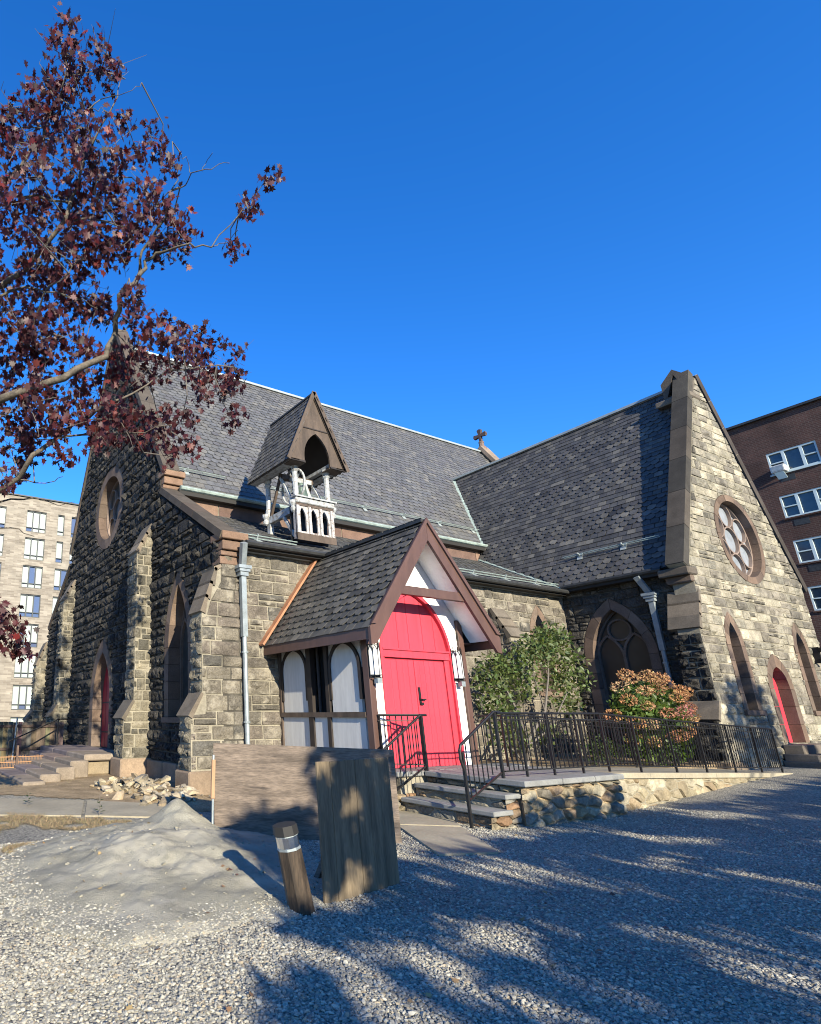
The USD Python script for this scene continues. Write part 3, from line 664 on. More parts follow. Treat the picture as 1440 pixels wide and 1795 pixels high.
Td = group('transept_door', CH); h4, i4 = surround(FT, Td, 23.2, 1.05, .28, .86, 2.35, 2.98, .30, seed=57, sill_h=0)
for k in range(5):
    a = 23.2 - .525 + k * .21; put('door_plank', G().plate(FT, sbox(a + .005, .86, a + .205, 4).intersection(i4), -.295, -.25), M['red_paint'], Td)
put('door_backing', G().plate(FT, i4.buffer(.02), -.36, -.305), M['red_paint'], Td)
for z in (1.1, 1.75, 2.3): put('door_hinge', G().plate(FT, sbox(22.68, z, 23.3, z + .04), -.248, -.235), M['iron'], Td)
TWALL = TO.difference(unary_union([h1, h2, h3, h4]))
tfront = put('transept_front_wall', G().plate(FT, TWALL, -.5, 0), M['mortar'], CH)
ashlar(FT, TWALL, tfront, M['stone'], S_TAN, 58, ch=(.22, .34), w=(.32, .9), d=(.015, .05), rough=.014, split=.22, joint=.016)
coping(FT, (CX - HW - .2, 5.6), (CX - .1, 12.85), -.40, .04, .24, 59, step=1.3, pal=((.066, .06, .05), (.08, .068, .056), (.06, .055, .048)))
coping(FT, (CX + HW + .2, 5.6), (CX + .1, 12.85), -.40, .04, .24, 60, step=1.0, pal=((.06, .05, .042), (.07, .058, .05)))
put('kneeler_stone', G(tint=(.13, .11, .09)).box((19.55, 7.76, 5.5), (.5, .74, .22), bev=.03), M['brownstone'], CH)
put('kneeler_stone', G(tint=(.16, .12, .095)).box((19.68, 7.74, 5.3), (.4, .62, .2), bev=.03), M['brownstone'], CH)
# saddle stone with a little gabled niche at the top of the transept gable
sd = group('saddle_stone', CH)  # small
FS = frame((CX - .38, 0, 0), (0, -1, 0))
nic = Polygon([(-8.2, 12.05), (-7.44, 12.05), (-7.44, 12.75), (-7.8, 13.15), (-8.2, 12.75)]); hol = Polygon([(-8.1, 12.2), (-7.54, 12.2), (-7.8, 12.95)])
put('gablet', G(tint=(.13, .11, .09)).plate(FS, nic.difference(hol), -.55, .06), M['brownstone'], sd)
put('niche', G(tint=(.06, .05, .045)).plate(FS, nic.buffer(-.03), -.5, -.2), M['brownstone'], sd)
put('base', G(tint=(.17, .145, .115)).box((CX - .36, 7.9, 11.95), (.7, 1.0, .2), bev=.03), M['brownstone'], sd)

# --- roofs
SL_N = [(.13, .13, .13), (.115, .117, .122), (.14, .138, .132), (.118, .115, .121), (.132, .13, .125), (.165, .158, .145), (.12, .122, .128), (.125, .124, .124)]
SL_T = [(.088, .086, .083), (.073, .072, .072), (.105, .101, .093), (.082, .078, .077), (.145, .136, .118), (.078, .076, .073), (.092, .088, .083)]
SL_P = [(.085, .082, .076), (.07, .069, .066), (.10, .096, .087), (.12, .113, .10), (.08, .078, .074)]
RIDGE_Z = 16.45
nup = np.array([0, 5.0, RIDGE_Z - 8.25]); nl = np.linalg.norm(nup); zs = lambda z: (z - 8.25) / (RIDGE_Z - 8.25) * nl
yv = 14.4 + 5 * (12.6 - 8.25) / (RIDGE_Z - 8.25)
npoly = Polygon([(6.95, 0), (20.95, 0), (CX, zs(12.6)), (25.6, 0), (29.1, 0), (29.1, nl), (6.95, nl)])
NO = np.array([0, 14.4, 8.25])
FN = (NO, np.array([1., 0, 0]), nup / nl, np.cross([1., 0, 0], nup / nl))
nroof = put('nave_roof', G().plate(FN, npoly, -.12, 0), M['dark_metal'], CH)
shp = lambda r: 'hex' if (r // 6) % 2 else ('flat' if r < 6 else 'round')
slates(NO, (1, 0, 0), nup, Polygon([(6.95, 0), (20.95, 0), (CX, zs(12.6)), (29.1, zs(12.6)), (29.1, nl), (6.95, nl)]), nroof, .30, .24, 61, SL_N, shp, var=.09, lift=.018)
put('nave_roof_north', G().add([(6.95, 19.4, RIDGE_Z), (29.1, 19.4, RIDGE_Z), (29.1, 24.6, 8.2), (6.95, 24.6, 8.2)], [[0, 1, 2, 3]]), M['dark_metal'], CH)
put('ridge_cap', G().bar((6.95, 19.4, RIDGE_Z + .03), (29.1, 19.4, RIDGE_Z + .03), .22, .10), M['ridge_metal'], CH)
# east gable with its cross
put('east_wall', G().plate(frame((29.4, 0, 0), (0, -1, 0)), Polygon([(-27.9, 0), (-27.9, 5.4), (-24.4, 8.3), (-19.4, 16.75), (-14.4, 8.3), (-11.1, 5.4), (-11.1, 0)]), -.3, .3), M['mortar_dark'], CH)
coping(frame((29.4, 0, 0), (0, -1, 0)), (-14.4, 8.4), (-19.4, 16.75), -.34, .34, .16, 62, pal=((.30, .235, .18), (.26, .21, .16)))
put('north_wall', G().box((18, 27.6, 2.7), (23, .5, 5.4)), M['mortar_dark'], CH)
put('clerestory_north', G().box((18, 24.4, 6.8), (22.4, .4, 2.8)), M['mortar_dark'], CH)
put('aisle_roof_north', G().add([(6.9, 24.4, 7.5), (29.3, 24.4, 7.5), (29.3, 28.1, 5.4), (6.9, 28.1, 5.4)], [[0, 1, 2, 3]]), M['dark_metal'], CH)
cr = group('roof_cross', CH)
put('pedestal', G(tint=(.24, .17, .14)).lathe((29.4, 19.4, 16.75), [(0, -.2), (.28, -.2), (.25, .05), (.15, .15), (.13, .36), (.16, .39), (.16, .43), (0, .43)], 8), M['brownstone'], cr)
FC = frame((29.4, 0, 0), (0, -1, 0)); c0 = -19.4; z0 = 17.12
def flare(ax, ay): # one arm, widening outwards
    t = np.array([-ay, ax]); d = np.array([ax, ay]); p = np.array([c0, z0 + .48]); return Polygon([p - t * .06, p + d * .36 - t * .13, p + d * .41, p + d * .36 + t * .13, p + t * .06])
put('cross', G(tint=(.11, .08, .075)).plate(FC, unary_union([sbox(c0 - .07, z0, c0 + .07, z0 + .48), flare(1, 0), flare(-1, 0), flare(0, 1), Point(c0, z0 + .48).buffer(.11)]), -.08, .08), M['brownstone'], cr)

# clerestory strip of brownstone blocks under the nave gutter
x = 6.95; k = 0; FK = frame((0, 14.46, 0), (1, 0, 0))
put('clerestory_wall', G().plate(FK, sbox(6.9, 7.2, 21, 8.2), -.3, -.03), M['mortar'], CH)
while x < 21:
    w = RNG.uniform(1.3, 2.0); put('clerestory_stone', G(tint=pick([(.20, .125, .095), (.17, .11, .09), (.23, .15, .11)], RNG)).plate(FK, sbox(x + .02, 7.25, x + w - .02, 7.98), -.05, 0), M['brownstone'], CH); x += w
def gutter(a, b, drop, name='gutter', m='verdigris'):
    a, b = np.array(a, float), np.array(b, float)
    put(name, G().tube([a, b], .075, 8), M[m], CH)
    return a, b
gutter((6.98, 14.22, 8.20), (20.95, 14.22, 8.20), 0)
put('eave_board', G().box((13.95, 14.33, 8.09), (14, .20, .20)), M['black_wood'], CH)
# aisle roof
aup = np.array([0, 3.6, 2.0]); al = np.linalg.norm(aup); AO = np.array([0, 10.8, 5.55])
FR = (AO, np.array([1., 0, 0]), aup / al, np.cross([1., 0, 0], aup / al))
ap = Polygon([(6.95, 0), (19.42, 0), (20.5, al), (6.95, al)])
aroof = put('aisle_roof', G().plate(FR, ap, -.10, 0), M['dark_metal'], CH)
slates(AO, (1, 0, 0), aup, ap, aroof, .30, .20, 63, SL_N, var=.09)
gutter((6.98, 10.72, 5.50), (19.45, 10.72, 5.50), 0, m='dark_metal')
put('eave_board', G().box((13.2, 10.86, 5.46), (12.5, .14, .14)), M['black_wood'], CH)
put('eave_soffit', G().box((13.2, 10.98, 5.42), (12.5, .22, .05)), M['black_wood'], CH)
put('eave_moulding', G().tube([(6.85, 11.055, 5.40), (19.7, 11.055, 5.40)], .032, 8), M['zinc'], CH)
# transept roof
tup = np.array([3.8, 0, 6.9]); tl_ = np.linalg.norm(tup); TOr = np.array([19.45, 0, 5.7])
FTR = (TOr, np.array([0, -1., 0]), tup / tl_, np.cross([0, -1., 0], tup / tl_))
ts = lambda z: (z - 5.7) / 6.9 * tl_
tp = Polygon([(-7.86, 0), (-7.86, tl_), (-yv, ts(12.6)), (-14.4, ts(8.25)), (-14.4, ts(7.55)), (-10.85, ts(5.72))])
troof = put('transept_roof', G().plate(FTR, tp, -.12, 0), M['dark_metal'], CH)
tsh = lambda r: 'hex' if (r // 5) % 2 == 0 else 'flat'
slates(TOr, (0, -1, 0), tup, tp, troof, .25, .20, 64, SL_T, tsh)
put('transept_roof_east', G().add([(CX, 8.02, 12.6), (CX, yv, 12.6), (27.05, yv, 5.7), (27.05, 8.02, 5.7)], [[0, 1, 2, 3]]), M['dark_metal'], CH)
put('transept_east_wall', G().box((26.7, 9.4, 3), (.4, 3.8, 5.5)), M['mortar'], CH)
put('ridge_cap', G().bar((CX, 8.1, 12.66), (CX, yv + .1, 12.66), .20, .09), M['ridge_metal'], CH)
gutter((19.40, 8.05, 5.66), (19.40, 10.85, 5.66), 0, m='dark_metal')
put('eave_board', G().box((19.55, 9.5, 5.58), (.26, 2.9, .16)), M['black_wood'], CH)
def flash(a, b, w=.20, up=(0, 0, 1), m='verdigris'):
    put('valley_flashing', G().bar(np.array(a), np.array(b), w, .05, up=up), M[m], CH)
flash((20.93, 14.36, 8.32), (CX, yv, 12.66), .26, (-.6, -.6, .5)); flash((19.42, 10.8, 5.62), (20.5, 14.4, 7.62), .12, (-.5, -.3, .8))

# snow-guard rails on brackets
def snow_rail(o, along, up, n, a0, a1, s, step=2.0):
    o, along, up, n = map(lambda q: np.asarray(q, float), (o, along, up, n)); R = group('snow_guard', CH)
    for h in (.07, .14): put('rail', G().tube([o + along * a0 + up * s + n * h, o + along * a1 + up * s + n * h], .014, 5), M['verdigris'], R)
    for a in np.arange(a0 + .5, a1, step):
        p = o + along * a + up * s; g = G(); g.bar(p + n * .0, p + n * .19, .03, .05, up=up); g.bar(p - up * .16 + n * .035, p + up * .1 + n * .035, .16, .02, up=n); put('bracket', g, M['ridge_metal'], R)
u_ = nup / nl; snow_rail(NO, (1, 0, 0), u_, FN[3], 7.0, 8.9, .95); snow_rail(NO, (1, 0, 0), u_, FN[3], 10.5, 21.4, .95)
u_ = aup / al; snow_rail(AO, (1, 0, 0), u_, FR[3], 7.0, 8.7, .30); snow_rail(AO, (1, 0, 0), u_, FR[3], 10.3, 19.5, .30, 1.5)
u_ = tup / tl_; snow_rail(TOr, (0, -1, 0), u_, FTR[3], -10.9, -8.1, 1.15, 1.3)

# downpipes
def downpipe(x, y, nx, ny, ztop, zb, out=.13):
    D = group('downpipe', CH); n = np.array([nx, ny, 0.0]); t = np.array([-ny, nx, 0.0]); c = np.array([x, y, 0.0]) + n * out
    z = np.array([0, 0, 1.0]); zm = ztop - 1.7
    put('upper_pipe', G().bar(c + z * (zm), c + z * (ztop - .28), .13, .11, up=n), M['zinc'], D)
    g = G()
    for k, (w, a, b) in enumerate([(.22, -.28, -.18), (.29, -.178, -.11), (.35, -.108, -.03)]): g.bar(c + z * (ztop + a), c + z * (ztop + b), w, w * .8, up=n)
    put('hopper', g, M['zinc'], D)
    put('elbow', G().bar(c + z * (ztop - .04), c + n * .28 + t * -.12 + z * (ztop + .46), .14, .12, up=n), M['zinc'], D)
    put('lower_pipe', G().tube([c + z * zb, c + z * (zm - .004)], .055, 10), M['zinc'], D)
    for zz in (zm - .35, zb + (zm - zb) * .42, zb + .5): put('pipe_clip', G().lathe(c + z * zz, [(.056, -.02), (.075, -.02), (.075, .02), (.056, .02)], 10), M['zinc'], D)
downpipe(7.02, 11.1, 0, -1, 5.02, .1)
downpipe(19.75, 8.55, -1, 0, 5.1, .4)

# ---------------------------------------------------------------- timber porch
PO = group('porch', CH, label='timber porch with slate gable roof, white panels and red double doors')
PX, PZ, PE, PH = 9.37, 5.43, 3.14, 1.76      # centre, ridge, eave height, half width
pup = np.array([PH, 0, PZ - PE]); pl = np.linalg.norm(pup)
for s in (1, -1):
    o = np.array([PX - s * PH, 0, PE]); al_ = np.array([0, -s * 1.0, 0]); up = np.array([s * PH, 0, PZ - PE]); fr = (o, al_, up / pl, np.cross(al_, up / pl))
    a0, a1 = (-11.1, -7.7) if s > 0 else (7.7, 11.1)
    put('roof_deck', G().plate(fr, sbox(a0, 0, a1, pl), -.07, 0), M['dark_metal'], PO)
    pth = put('soffit', G().plate(fr, sbox(*((-8.24, .04, -7.72, pl - .05) if s > 0 else (7.72, .04, 8.24, pl - .05))), -.12, -.074), M['white_paint'], PO)
    slates(o, al_, up, sbox(a0 - (.02 if s < 0 else 0), -.02, a1 + (.02 if s > 0 else 0), pl), PO, .215, .20, 70 + s, SL_P, lambda r: 'flat' if r < 1 or r > 12 else 'hex', lift=.03, th=.014)
    put('fascia', G().box((PX - s * (PH - .01), 9.4, PE - .10), (.05, 3.36, .21)), M['brown_paint'], PO)
    put('eave_soffit', G().box((PX - s * (PH - .2), 9.65, PE - .06), (.36, 2.85, .03)), M['brown_paint'], PO)
put('ridge_cap', G().bar((PX, 7.68, PZ + .03), (PX, 11.1, PZ + .03), .18, .06), M['dark_metal'], PO)
FP = frame((0, 7.7, 0), (1, 0, 0))
sl = (PZ - PE) / PH
def rake(s, w0, w1):
    pts = [(PX, PZ + .05 - w0 * 1.64), (PX - s * (PH + .03), PE + .01 - w0 * 1.64), (PX - s * (PH + .03 - .0), PE + .01 - w1 * 1.64 + .12), (PX - s * (PH - .10), PE + .13 - w1 * 1.64 + .02), (PX, PZ + .05 - w1 * 1.64)]
    return Polygon(pts).buffer(0)
for s in (1, -1):
    put('bargeboard', G().plate(FP, rake(s, .0, .27).intersection(sbox(*((0, 0, PX - .003, 9) if s > 0 else (PX + .003, 0, 20, 9)))), 0, .06), M['brown_paint'], PO)
    put('barge_trim', G().plate(FP, rake(s, -.02, .045).intersection(sbox(*((0, 0, PX - .003, 9) if s > 0 else (PX + .003, 0, 20, 9)))), .062, .10), M['brown_paint'], PO)
cut = Polygon([(PX, PZ - .30), (PX - 3, PZ - .30 - 3 * sl), (PX + 3, PZ - .30 - 3 * sl)])
put('collar_beam', G().plate(FP, sbox(PX - 1.2, 3.85, PX + 1.2, 4.02).intersection(cut.buffer(.12)), -.08, .02), M['brown_paint'], PO)
# copper flashing where the roof meets the wall
put('copper_flashing', G().bar((PX - PH - .12, 11.0, PE + .02), (PX - .06, 11.0, PZ + .08), .19, .05, up=(-.79, 0, .6)), M['copper'], PO)
put('copper_flashing', G().bar((PX + PH + .12, 11.0, PE + .02), (PX + .06, 11.0, PZ + .08), .19, .05, up=(.79, 0, .6)), M['copper'], PO)
# front wall
FD = frame((0, 8.25, 0), (1, 0, 0))
roofcut = Polygon([(PX, PZ - .16), (PX - 2.2, PZ - .16 - 2.2 * sl), (PX - 2.2, 0), (PX + 2.2, 0), (PX + 2.2, PZ - .16 - 2.2 * sl)])
dout = arch_poly(PX, 2.0, .6, 2.75, 4.14); din = arch_poly(PX, 1.88, .6, 2.75, 4.05)
put('front_panel', G().plate(FD, sbox(8.02, .64, 10.72, 5.4).intersection(roofcut).difference(dout), -.12, 0), M['white_paint'], PO)
put('corner_post', G().box((8.06, 8.27, 2.1), (.15, .16, 2.92), bev=.01), M['brown_paint'], PO)
put('corner_post', G().box((10.68, 8.27, 2.1), (.15, .16, 2.92), bev=.01), M['brown_paint'], PO)
D = group('double_door', PO)
put('door_frame', G().plate(FD, dout.difference(din), -.12, .03), M['red_paint'], PO)
put('transom', G().plate(FD, sbox(PX - .955, 2.70, PX + .955, 2.84), -.10, .012), M['red_paint'], PO)
put('transom', G().plate(FD, sbox(PX - .955, 2.843, PX + .955, 2.88), -.10, .04), M['red_paint'], PO)
tym = din.intersection(sbox(5, 2.884, 15, 6)); e = [PX - .94, PX - .42, PX - .12, PX + .28, PX + .62, PX + .94]
for a, b in zip(e[:-1], e[1:]): put('tympanum_board', G().plate(FD, tym.intersection(sbox(a + .005, 0, b - .005, 9)), -.12, -.05), M['red_paint'], PO)
put('jamb_board', G().plate(FD, sbox(PX - .94, .64, PX - .86, 2.696), -.12, -.02), M['red_paint'], PO)
put('jamb_board', G().plate(FD, sbox(PX + .80, .64, PX + .94, 2.696), -.12, -.02), M['red_paint'], PO)
for a, b, kk in ((PX - .852, PX - .075, 5), (PX - .063, PX + .792, 6)):
    ee = np.linspace(a, b, kk + 1); put('door_leaf', G().plate(FD, sbox(a, .655, b, 2.66), -.12, -.052), M['red_paint'], PO)
    for p, q in zip(ee[:-1], ee[1:]): put('door_board', G().plate(FD, sbox(p + .0022, .655, q - .0022, 2.66), -.051, -.042 + RNG.uniform(-.0015, .0015)), M['red_paint'], PO)
put('door_head', G().plate(FD, sbox(PX - .85, 2.665, PX + .79, 2.696), -.12, -.06), M['red_paint'], PO)
put('door_seal', G().plate(FD, din.buffer(-.02).intersection(sbox(5, .65, 15, 4.0)), -.16, -.125), M['black_wood'], PO)
hd = G(); hd.box((PX - .0, 8.285, 1.97), (.055, .02, .34)); hd.box((PX + .05, 8.25, 1.90), (.15, .02, .025)); hd.box((PX - .0, 8.265, 1.90), (.03, .05, .03)); hd.box((PX + .02, 8.262, 1.82), (.07, .02, .05))
put('handle', hd, M['iron'], PO)
# side walls of the porch
for s in (1, -1):
    X0 = 8.0 if s > 0 else 10.74
    fs = frame((X0, 0, 0), (0, -s * 1.0, 0)); Y = lambda a, b: (min(-s * a, -s * b), max(-s * a, -s * b))
    def yb(a, b, z0, z1): p, q = Y(a, b); return sbox(p, z0, q, z1)
    bays = [(11.0, 10.05), (9.36, 8.43)]
    for a, b in bays:
        w = abs(a - b); c = -s * (a + b) / 2
        ip = arch_poly(c, w - .14, 1.64, 2.55, 3.0); put('side_panel', G().plate(fs, ip.buffer(.02), -.10, -.03), M['panel_paint'], PO)
        op = arch_poly(c, w, 1.64, 2.5, 3.12); put('arch_brace', G().plate(fs, op.difference(ip).intersection(sbox(-20, 1.9, 20, 4)), -.09, .0), M['dark_timber'], PO)
        put('spandrel', G().plate(fs, yb(a, b, 2.4, 3.14), -.12, -.05), M['panel_paint'], PO)
        put('lower_panel', G().plate(fs, yb(a, b, .5, 1.56), -.10, -.03), M['panel_paint'], PO)
    put('lower_panel', G().plate(fs, yb(9.90, 9.46, .5, 1.56), -.10, -.03), M['panel_paint'], PO)
    put('dark_window', G().plate(fs, yb(9.90, 9.46, 1.64, 3.14), -.30, -.26), M['black_wood'], PO)
    put('window_mullion', G().tube([to3(fs, np.array([[-s * 9.80, 1.66, -.12]]))[0], to3(fs, np.array([[-s * 9.80, 3.12, -.12]]))[0]], .035, 8), M['dark_timber'], PO)
    put('window_ledge', G().plate(fs, yb(9.90, 9.46, 1.60, 1.655), -.28, .0), M['brown_wood'], PO)
    for a, b in ((11.08, 11.0), (10.05, 9.90), (9.46, 9.36)): put('stud', G().plate(fs, yb(a, b, .5, 3.12), -.12, .012), M['dark_timber'] if a < 10.9 else M['brown_wood'], PO)
    put('side_rail', G().plate(fs, yb(11.08, 8.36, 1.56, 1.66), -.1, .022), M['brown_wood'], PO)
    put('sill_beam', G().plate(fs, yb(11.08, 8.2, .38, .5), -.14, .03), M['brown_wood'], PO)
    put('top_plate', G().plate(fs, yb(11.08, 8.2, 3.12, 3.3), -.14, .02), M['dark_timber'], PO)

# ---------------------------------------------------------------- bell cote
BC = group('bell_cote', CH, label='open wooden bell cote with steep slate gable and grey posts'); bx = 9.49; by0, by1 = 11.25, 12.5
fb = frame((0, 11.13, 0), (1, 0, 0))
pan = sbox(bx - .66, 5.97, bx + .60, 6.98)
holes = unary_union([arch_poly(bx - .46 + k * .37, .24, 6.2, 6.55, 6.86) for k in range(3)])
put('front_panel', G().plate(fb, pan.difference(holes), -.04, 0), M['bell_panel'], BC)
put('panel_backing', G().plate(fb, pan.buffer(-.02), -.30, -.26), M['black_wood'], BC)
put('panel_base', G().plate(fb, sbox(bx - .67, 5.95, bx + .61, 6.14), .002, .03), M['brown_wood'], BC)
put('panel_band', G().plate(fb, sbox(bx - .66, 6.90, bx + .60, 6.97), .002, .02), M['brown_wood'], BC)
for k in range(4): put('pilaster', G().plate(fb, sbox(bx - .66 + k * .37 + (.02 if k else 0), 6.14, bx - .66 + k * .37 + .10, 6.90), .002, .04), M['bell_panel'], BC)
put('panel_return', G().box((bx - .64, 11.2, 6.45), (.04, .12, .9)), M['bell_panel'], BC); put('panel_return', G().box((bx + .58, 11.2, 6.45), (.04, .12, .9)), M['bell_panel'], BC)
for x_ in (bx - .60, bx + .54): put('knee_brace', G().bar((x_, 11.3, 6.1), (x_, 11.75, 6.78), .07, .07, up=(1, 0, 0)), M['bell_paint'], BC)
put('front_rail', G().box((bx - .02, 11.16, 7.06), (1.30, .14, .15), bev=.02), M['bell_paint'], BC)
put('front_cap', G().box((bx - .02, 11.15, 7.155), (1.40, .20, .04)), M['bell_paint'], BC)
for x in (bx - .54, bx + .54):
    put('side_beam', G().box((x, 11.85, 6.88), (.14, 1.36, .20)), M['bell_paint'], BC)
    for k, y in enumerate((by0, by1)):
        put('post', G().lathe((x, y, 0), [(.0, 6.78), (.10, 6.78), (.10, 7.2), (.075, 7.24), (.07, 7.9), (.11, 7.95), (.075, 8.0), (.115, 8.08), (.115, 8.16), (0, 8.16)], 8), M['bell_paint'], BC)
        put('bracket', G().lathe((x + (.13 if x > bx else -.13), y - .02, 0), [(0, 6.72), (.06, 6.76), (.085, 6.84), (.05, 6.9), (.10, 6.98), (.10, 7.05), (0, 7.08)], 8), M['bell_paint'], BC)
    put('strut', G().bar((x, 11.35, 7.0), (x, 11.95, 8.1), .06, .07, up=(1, 0, 0)), M['bell_paint'], BC); put('strut', G().bar((x, 12.4, 7.0), (x, 11.85, 8.1), .06, .07, up=(1, 0, 0)), M['brown_wood'], BC)
    put('foot_post', G().box((x, 12.45, 6.68), (.13, .13, .45)), M['bell_paint'], BC)
    put('wall_plate', G().box((x, 11.88, 8.2), (.16, 1.75, .09)), M['bell_paint'], BC)
put('cross_beam', G().bar((bx - .54, 11.85, 8.0), (bx + .54, 11.85, 8.0), .12, .14), M['brown_wood'], BC)
put('bell', G().lathe((bx + .05, 11.75, 0), [(0, 7.86), (.09, 7.86), (.13, 7.78), (.16, 7.6), (.20, 7.42), (.27, 7.30), (.30, 7.24), (.27, 7.24), (.18, 7.38), (0, 7.6)], 18), M['bronze'], BC, smooth=40)
th = np.linspace(0, 2 * np.pi, 25); put('bell_wheel', G().tube([(bx - .22, 11.75 + .50 * math.cos(t), 7.72 + .50 * math.sin(t)) for t in th], .035, 6), M['bell_paint'], BC)
wsp = G()
for k in range(3): t = k * np.pi / 3 + .3; wsp.bar((bx - .22, 11.75 + .48 * math.cos(t), 7.72 + .48 * math.sin(t)), (bx - .22, 11.75 - .48 * math.cos(t), 7.72 - .48 * math.sin(t)), .04, .03, up=(1, 0, 0))
put('wheel_spokes', wsp, M['bell_paint'], BC)
put('bell_yoke', G().bar((bx - .3, 11.75, 7.93), (bx + .4, 11.75, 7.93), .10, .13), M['bell_paint'], BC)
put('yoke_stand', G().bar((bx + .36, 11.62, 7.1), (bx + .18, 11.72, 7.86), .07, .07), M['bell_paint'], BC)
RB, RT, RH = 8.10, 10.22, .95
bup = np.array([RH, 0, RT - RB]); bl = np.linalg.norm(bup)
for s in (1, -1):
    o = np.array([bx - s * RH, 0, RB]); al_ = np.array([0, -s * 1.0, 0]); up = np.array([s * RH, 0, RT - RB]); fr = (o, al_, up / bl, np.cross(al_, up / bl))
    a0, a1 = (-12.95, -10.9) if s > 0 else (10.9, 12.95)
    put('roof_deck', G().plate(fr, sbox(a0, 0, a1, bl), -.05, 0), M['dark_timber'], BC)
    slates(o, al_, up, sbox(a0, -.02, a1, bl), BC, .17, .16, 80 + s, SL_P, lambda r: 'round', lift=.02)
    put('soffit', G().box((bx - s * (RH - .17), 11.9, RB + .005), (.30, 2.0, .03)), M['bell_paint'], BC)
fg = frame((0, 10.93, 0), (1, 0, 0)); tri = Polygon([(bx - RH - .02, RB - .03), (bx + RH + .02, RB - .03), (bx, RT + .04)])
oa = arch_poly(bx, .86, RB - .1, 8.28, 9.02, 8)
put('gable_face', G().plate(fg, tri.difference(oa), -.05, 0), M['brown_wood'], BC)
put('gable_band', G().plate(fg, sbox(bx - .6, 9.12, bx + .6, 9.15).intersection(tri.buffer(-.06)), .002, .02), M['dark_timber'], BC)
put('gable_edge', G().plate(fg, tri.difference(tri.buffer(-.05)).difference(oa), .002, .03), M['dark_timber'], BC)
put('soffit_front', G().box((bx - .64, 11.1, RB - .02), (.46, .32, .03)), M['brown_wood'], BC); put('soffit_front', G().box((bx + .64, 11.1, RB - .02), (.46, .32, .03)), M['brown_wood'], BC)
for s in (1, -1): put('gable_trim', G().bar((bx - s * (RH + .06), 10.865, RB - .04), (bx, 10.865, RT + .07), .03, .12, up=(-s * (RT - RB), 0, RH)), M['brown_wood'], BC)
put('ridge_cap', G().bar((bx, 10.88, RT + .03), (bx, 12.95, RT + .03), .10, .05), M['dark_metal'], BC)

# ---------------------------------------------------------------- platform, steps and ramp of fieldstone
from scipy.spatial import Voronoi
def rubble(fr, poly, parent, pal, seed, size=.24, d=(.03, .09), rough=.02, joint=.005, name='stone', material='fieldstone', flat=1.9):
    rng = np.random.default_rng(seed); x0, y0, x1, y1 = poly.bounds; pts = []
    hy = size / flat
    for j, y in enumerate(np.arange(y0 - 2 * hy, y1 + 2 * hy, hy)):
        for x in np.arange(x0 - 2 * size, x1 + 2 * size, size): pts.append((x + (j % 2) * size / 2 + rng.normal(0, size * .26), (y + rng.normal(0, hy * .24)) * flat))
    vo = Voronoi(np.array(pts))
    for r in vo.point_region:
        reg = vo.regions[r]
        if -1 in reg or len(reg) < 3: continue
        q = vo.vertices[reg].copy(); q[:, 1] /= flat
        g = Polygon(q).buffer(0).intersection(poly)
        for g in getattr(g, 'geoms', [g]):
            if g.geom_type != 'Polygon': continue
            g = g.buffer(-joint).buffer(-.01, join_style=1).buffer(.01, join_style=1, quad_segs=2).simplify(.008)
            if g.geom_type != 'Polygon' or g.area < .003: continue
            t = pick(pal, rng); res = stone_geo(fr, g, rng.uniform(*d), rough, rng, t, edge=.028)
            if res is not None: piece(name, parent, G().add(*res, tint=t), M[material])
S_FIELD = [(.33, .275, .185), (.29, .225, .145), (.24, .175, .115), (.36, .32, .235), (.31, .19, .11), (.25, .235, .195), (.34, .28, .18), (.21, .185, .145)]
PF = group('entrance_platform', label='fieldstone platform with bluestone slabs, three steps and a long ramp to the porch doors', cat='platform')
slabs = [(8.62, 5.86, 9.55, 7.72), (9.56, 5.86, 10.42, 7.72), (10.43, 5.86, 11.25, 7.72), (8.0, 7.73, 9.2, 8.3), (9.21, 7.73, 10.4, 8.3), (10.41, 7.73, 11.6, 8.3)]
for a, b, c, d in slabs: put('slab', G().box(((a + c) / 2, (b + d) / 2, .61), (c - a - .008, d - b - .008, .085), bev=.012), M['bluestone'], PF)
put('core', G().plate(UP, unary_union([sbox(8.75, 6.02, 11.25, 8.25), sbox(8.1, 7.8, 11.6, 8.3)]), -.05, .565), M['mortar'], PF)
fpl = frame((0, 5.98, 0), (1, 0, 0)); wl = put('front_wall', G().plate(fpl, sbox(8.72, -.05, 11.22, .565), -.06, 0), M['dirt'], PF)
rubble(fpl, sbox(8.68, -.04, 11.28, .56), wl, S_FIELD, 91, .30, d=(.04, .11))
fpr = frame((8.72, 0, 0), (0, -1, 0)); rubble(fpr, sbox(-7.75, .46, -6.0, .56), wl, S_FIELD, 92, .3)
fpe = frame((11.26, 0, 0), (0, 1, 0)); rubble(fpe, sbox(5.98, .0, 6.3, .56), wl, S_FIELD, 93, .3)
for zt, xn, yn in ((.46, 8.36, 6.02), (.25, 8.02, 6.0)):
    put('tread', G().box((xn + .22, (yn + 7.75) / 2, zt - .035), (.44, 7.75 - yn, .07), bev=.012), M['bluestone'], PF)
    put('riser_core', G().box((xn + .38, (yn + 7.8) / 2 + .05, (zt - .07) / 2 - .02), (.62, 7.75 - yn - .12, zt - .07 + .03)), M['mortar'], PF)
    rubble(frame((xn + .07, 0, 0), (0, -1, 0)), sbox(-7.73, zt - .22 if zt > .3 else -.02, -yn - .06, zt - .075), wl, S_FIELD, 94 + int(zt * 10), .32, d=(.0, .03))
rubble(frame((0, 6.06, 0), (1, 0, 0)), Polygon([(8.0, -.03), (8.72, -.03), (8.72, .39), (8.40, .39), (8.40, .18), (8.04, .18)]), wl, S_FIELD, 97, .26, d=(.02, .07))
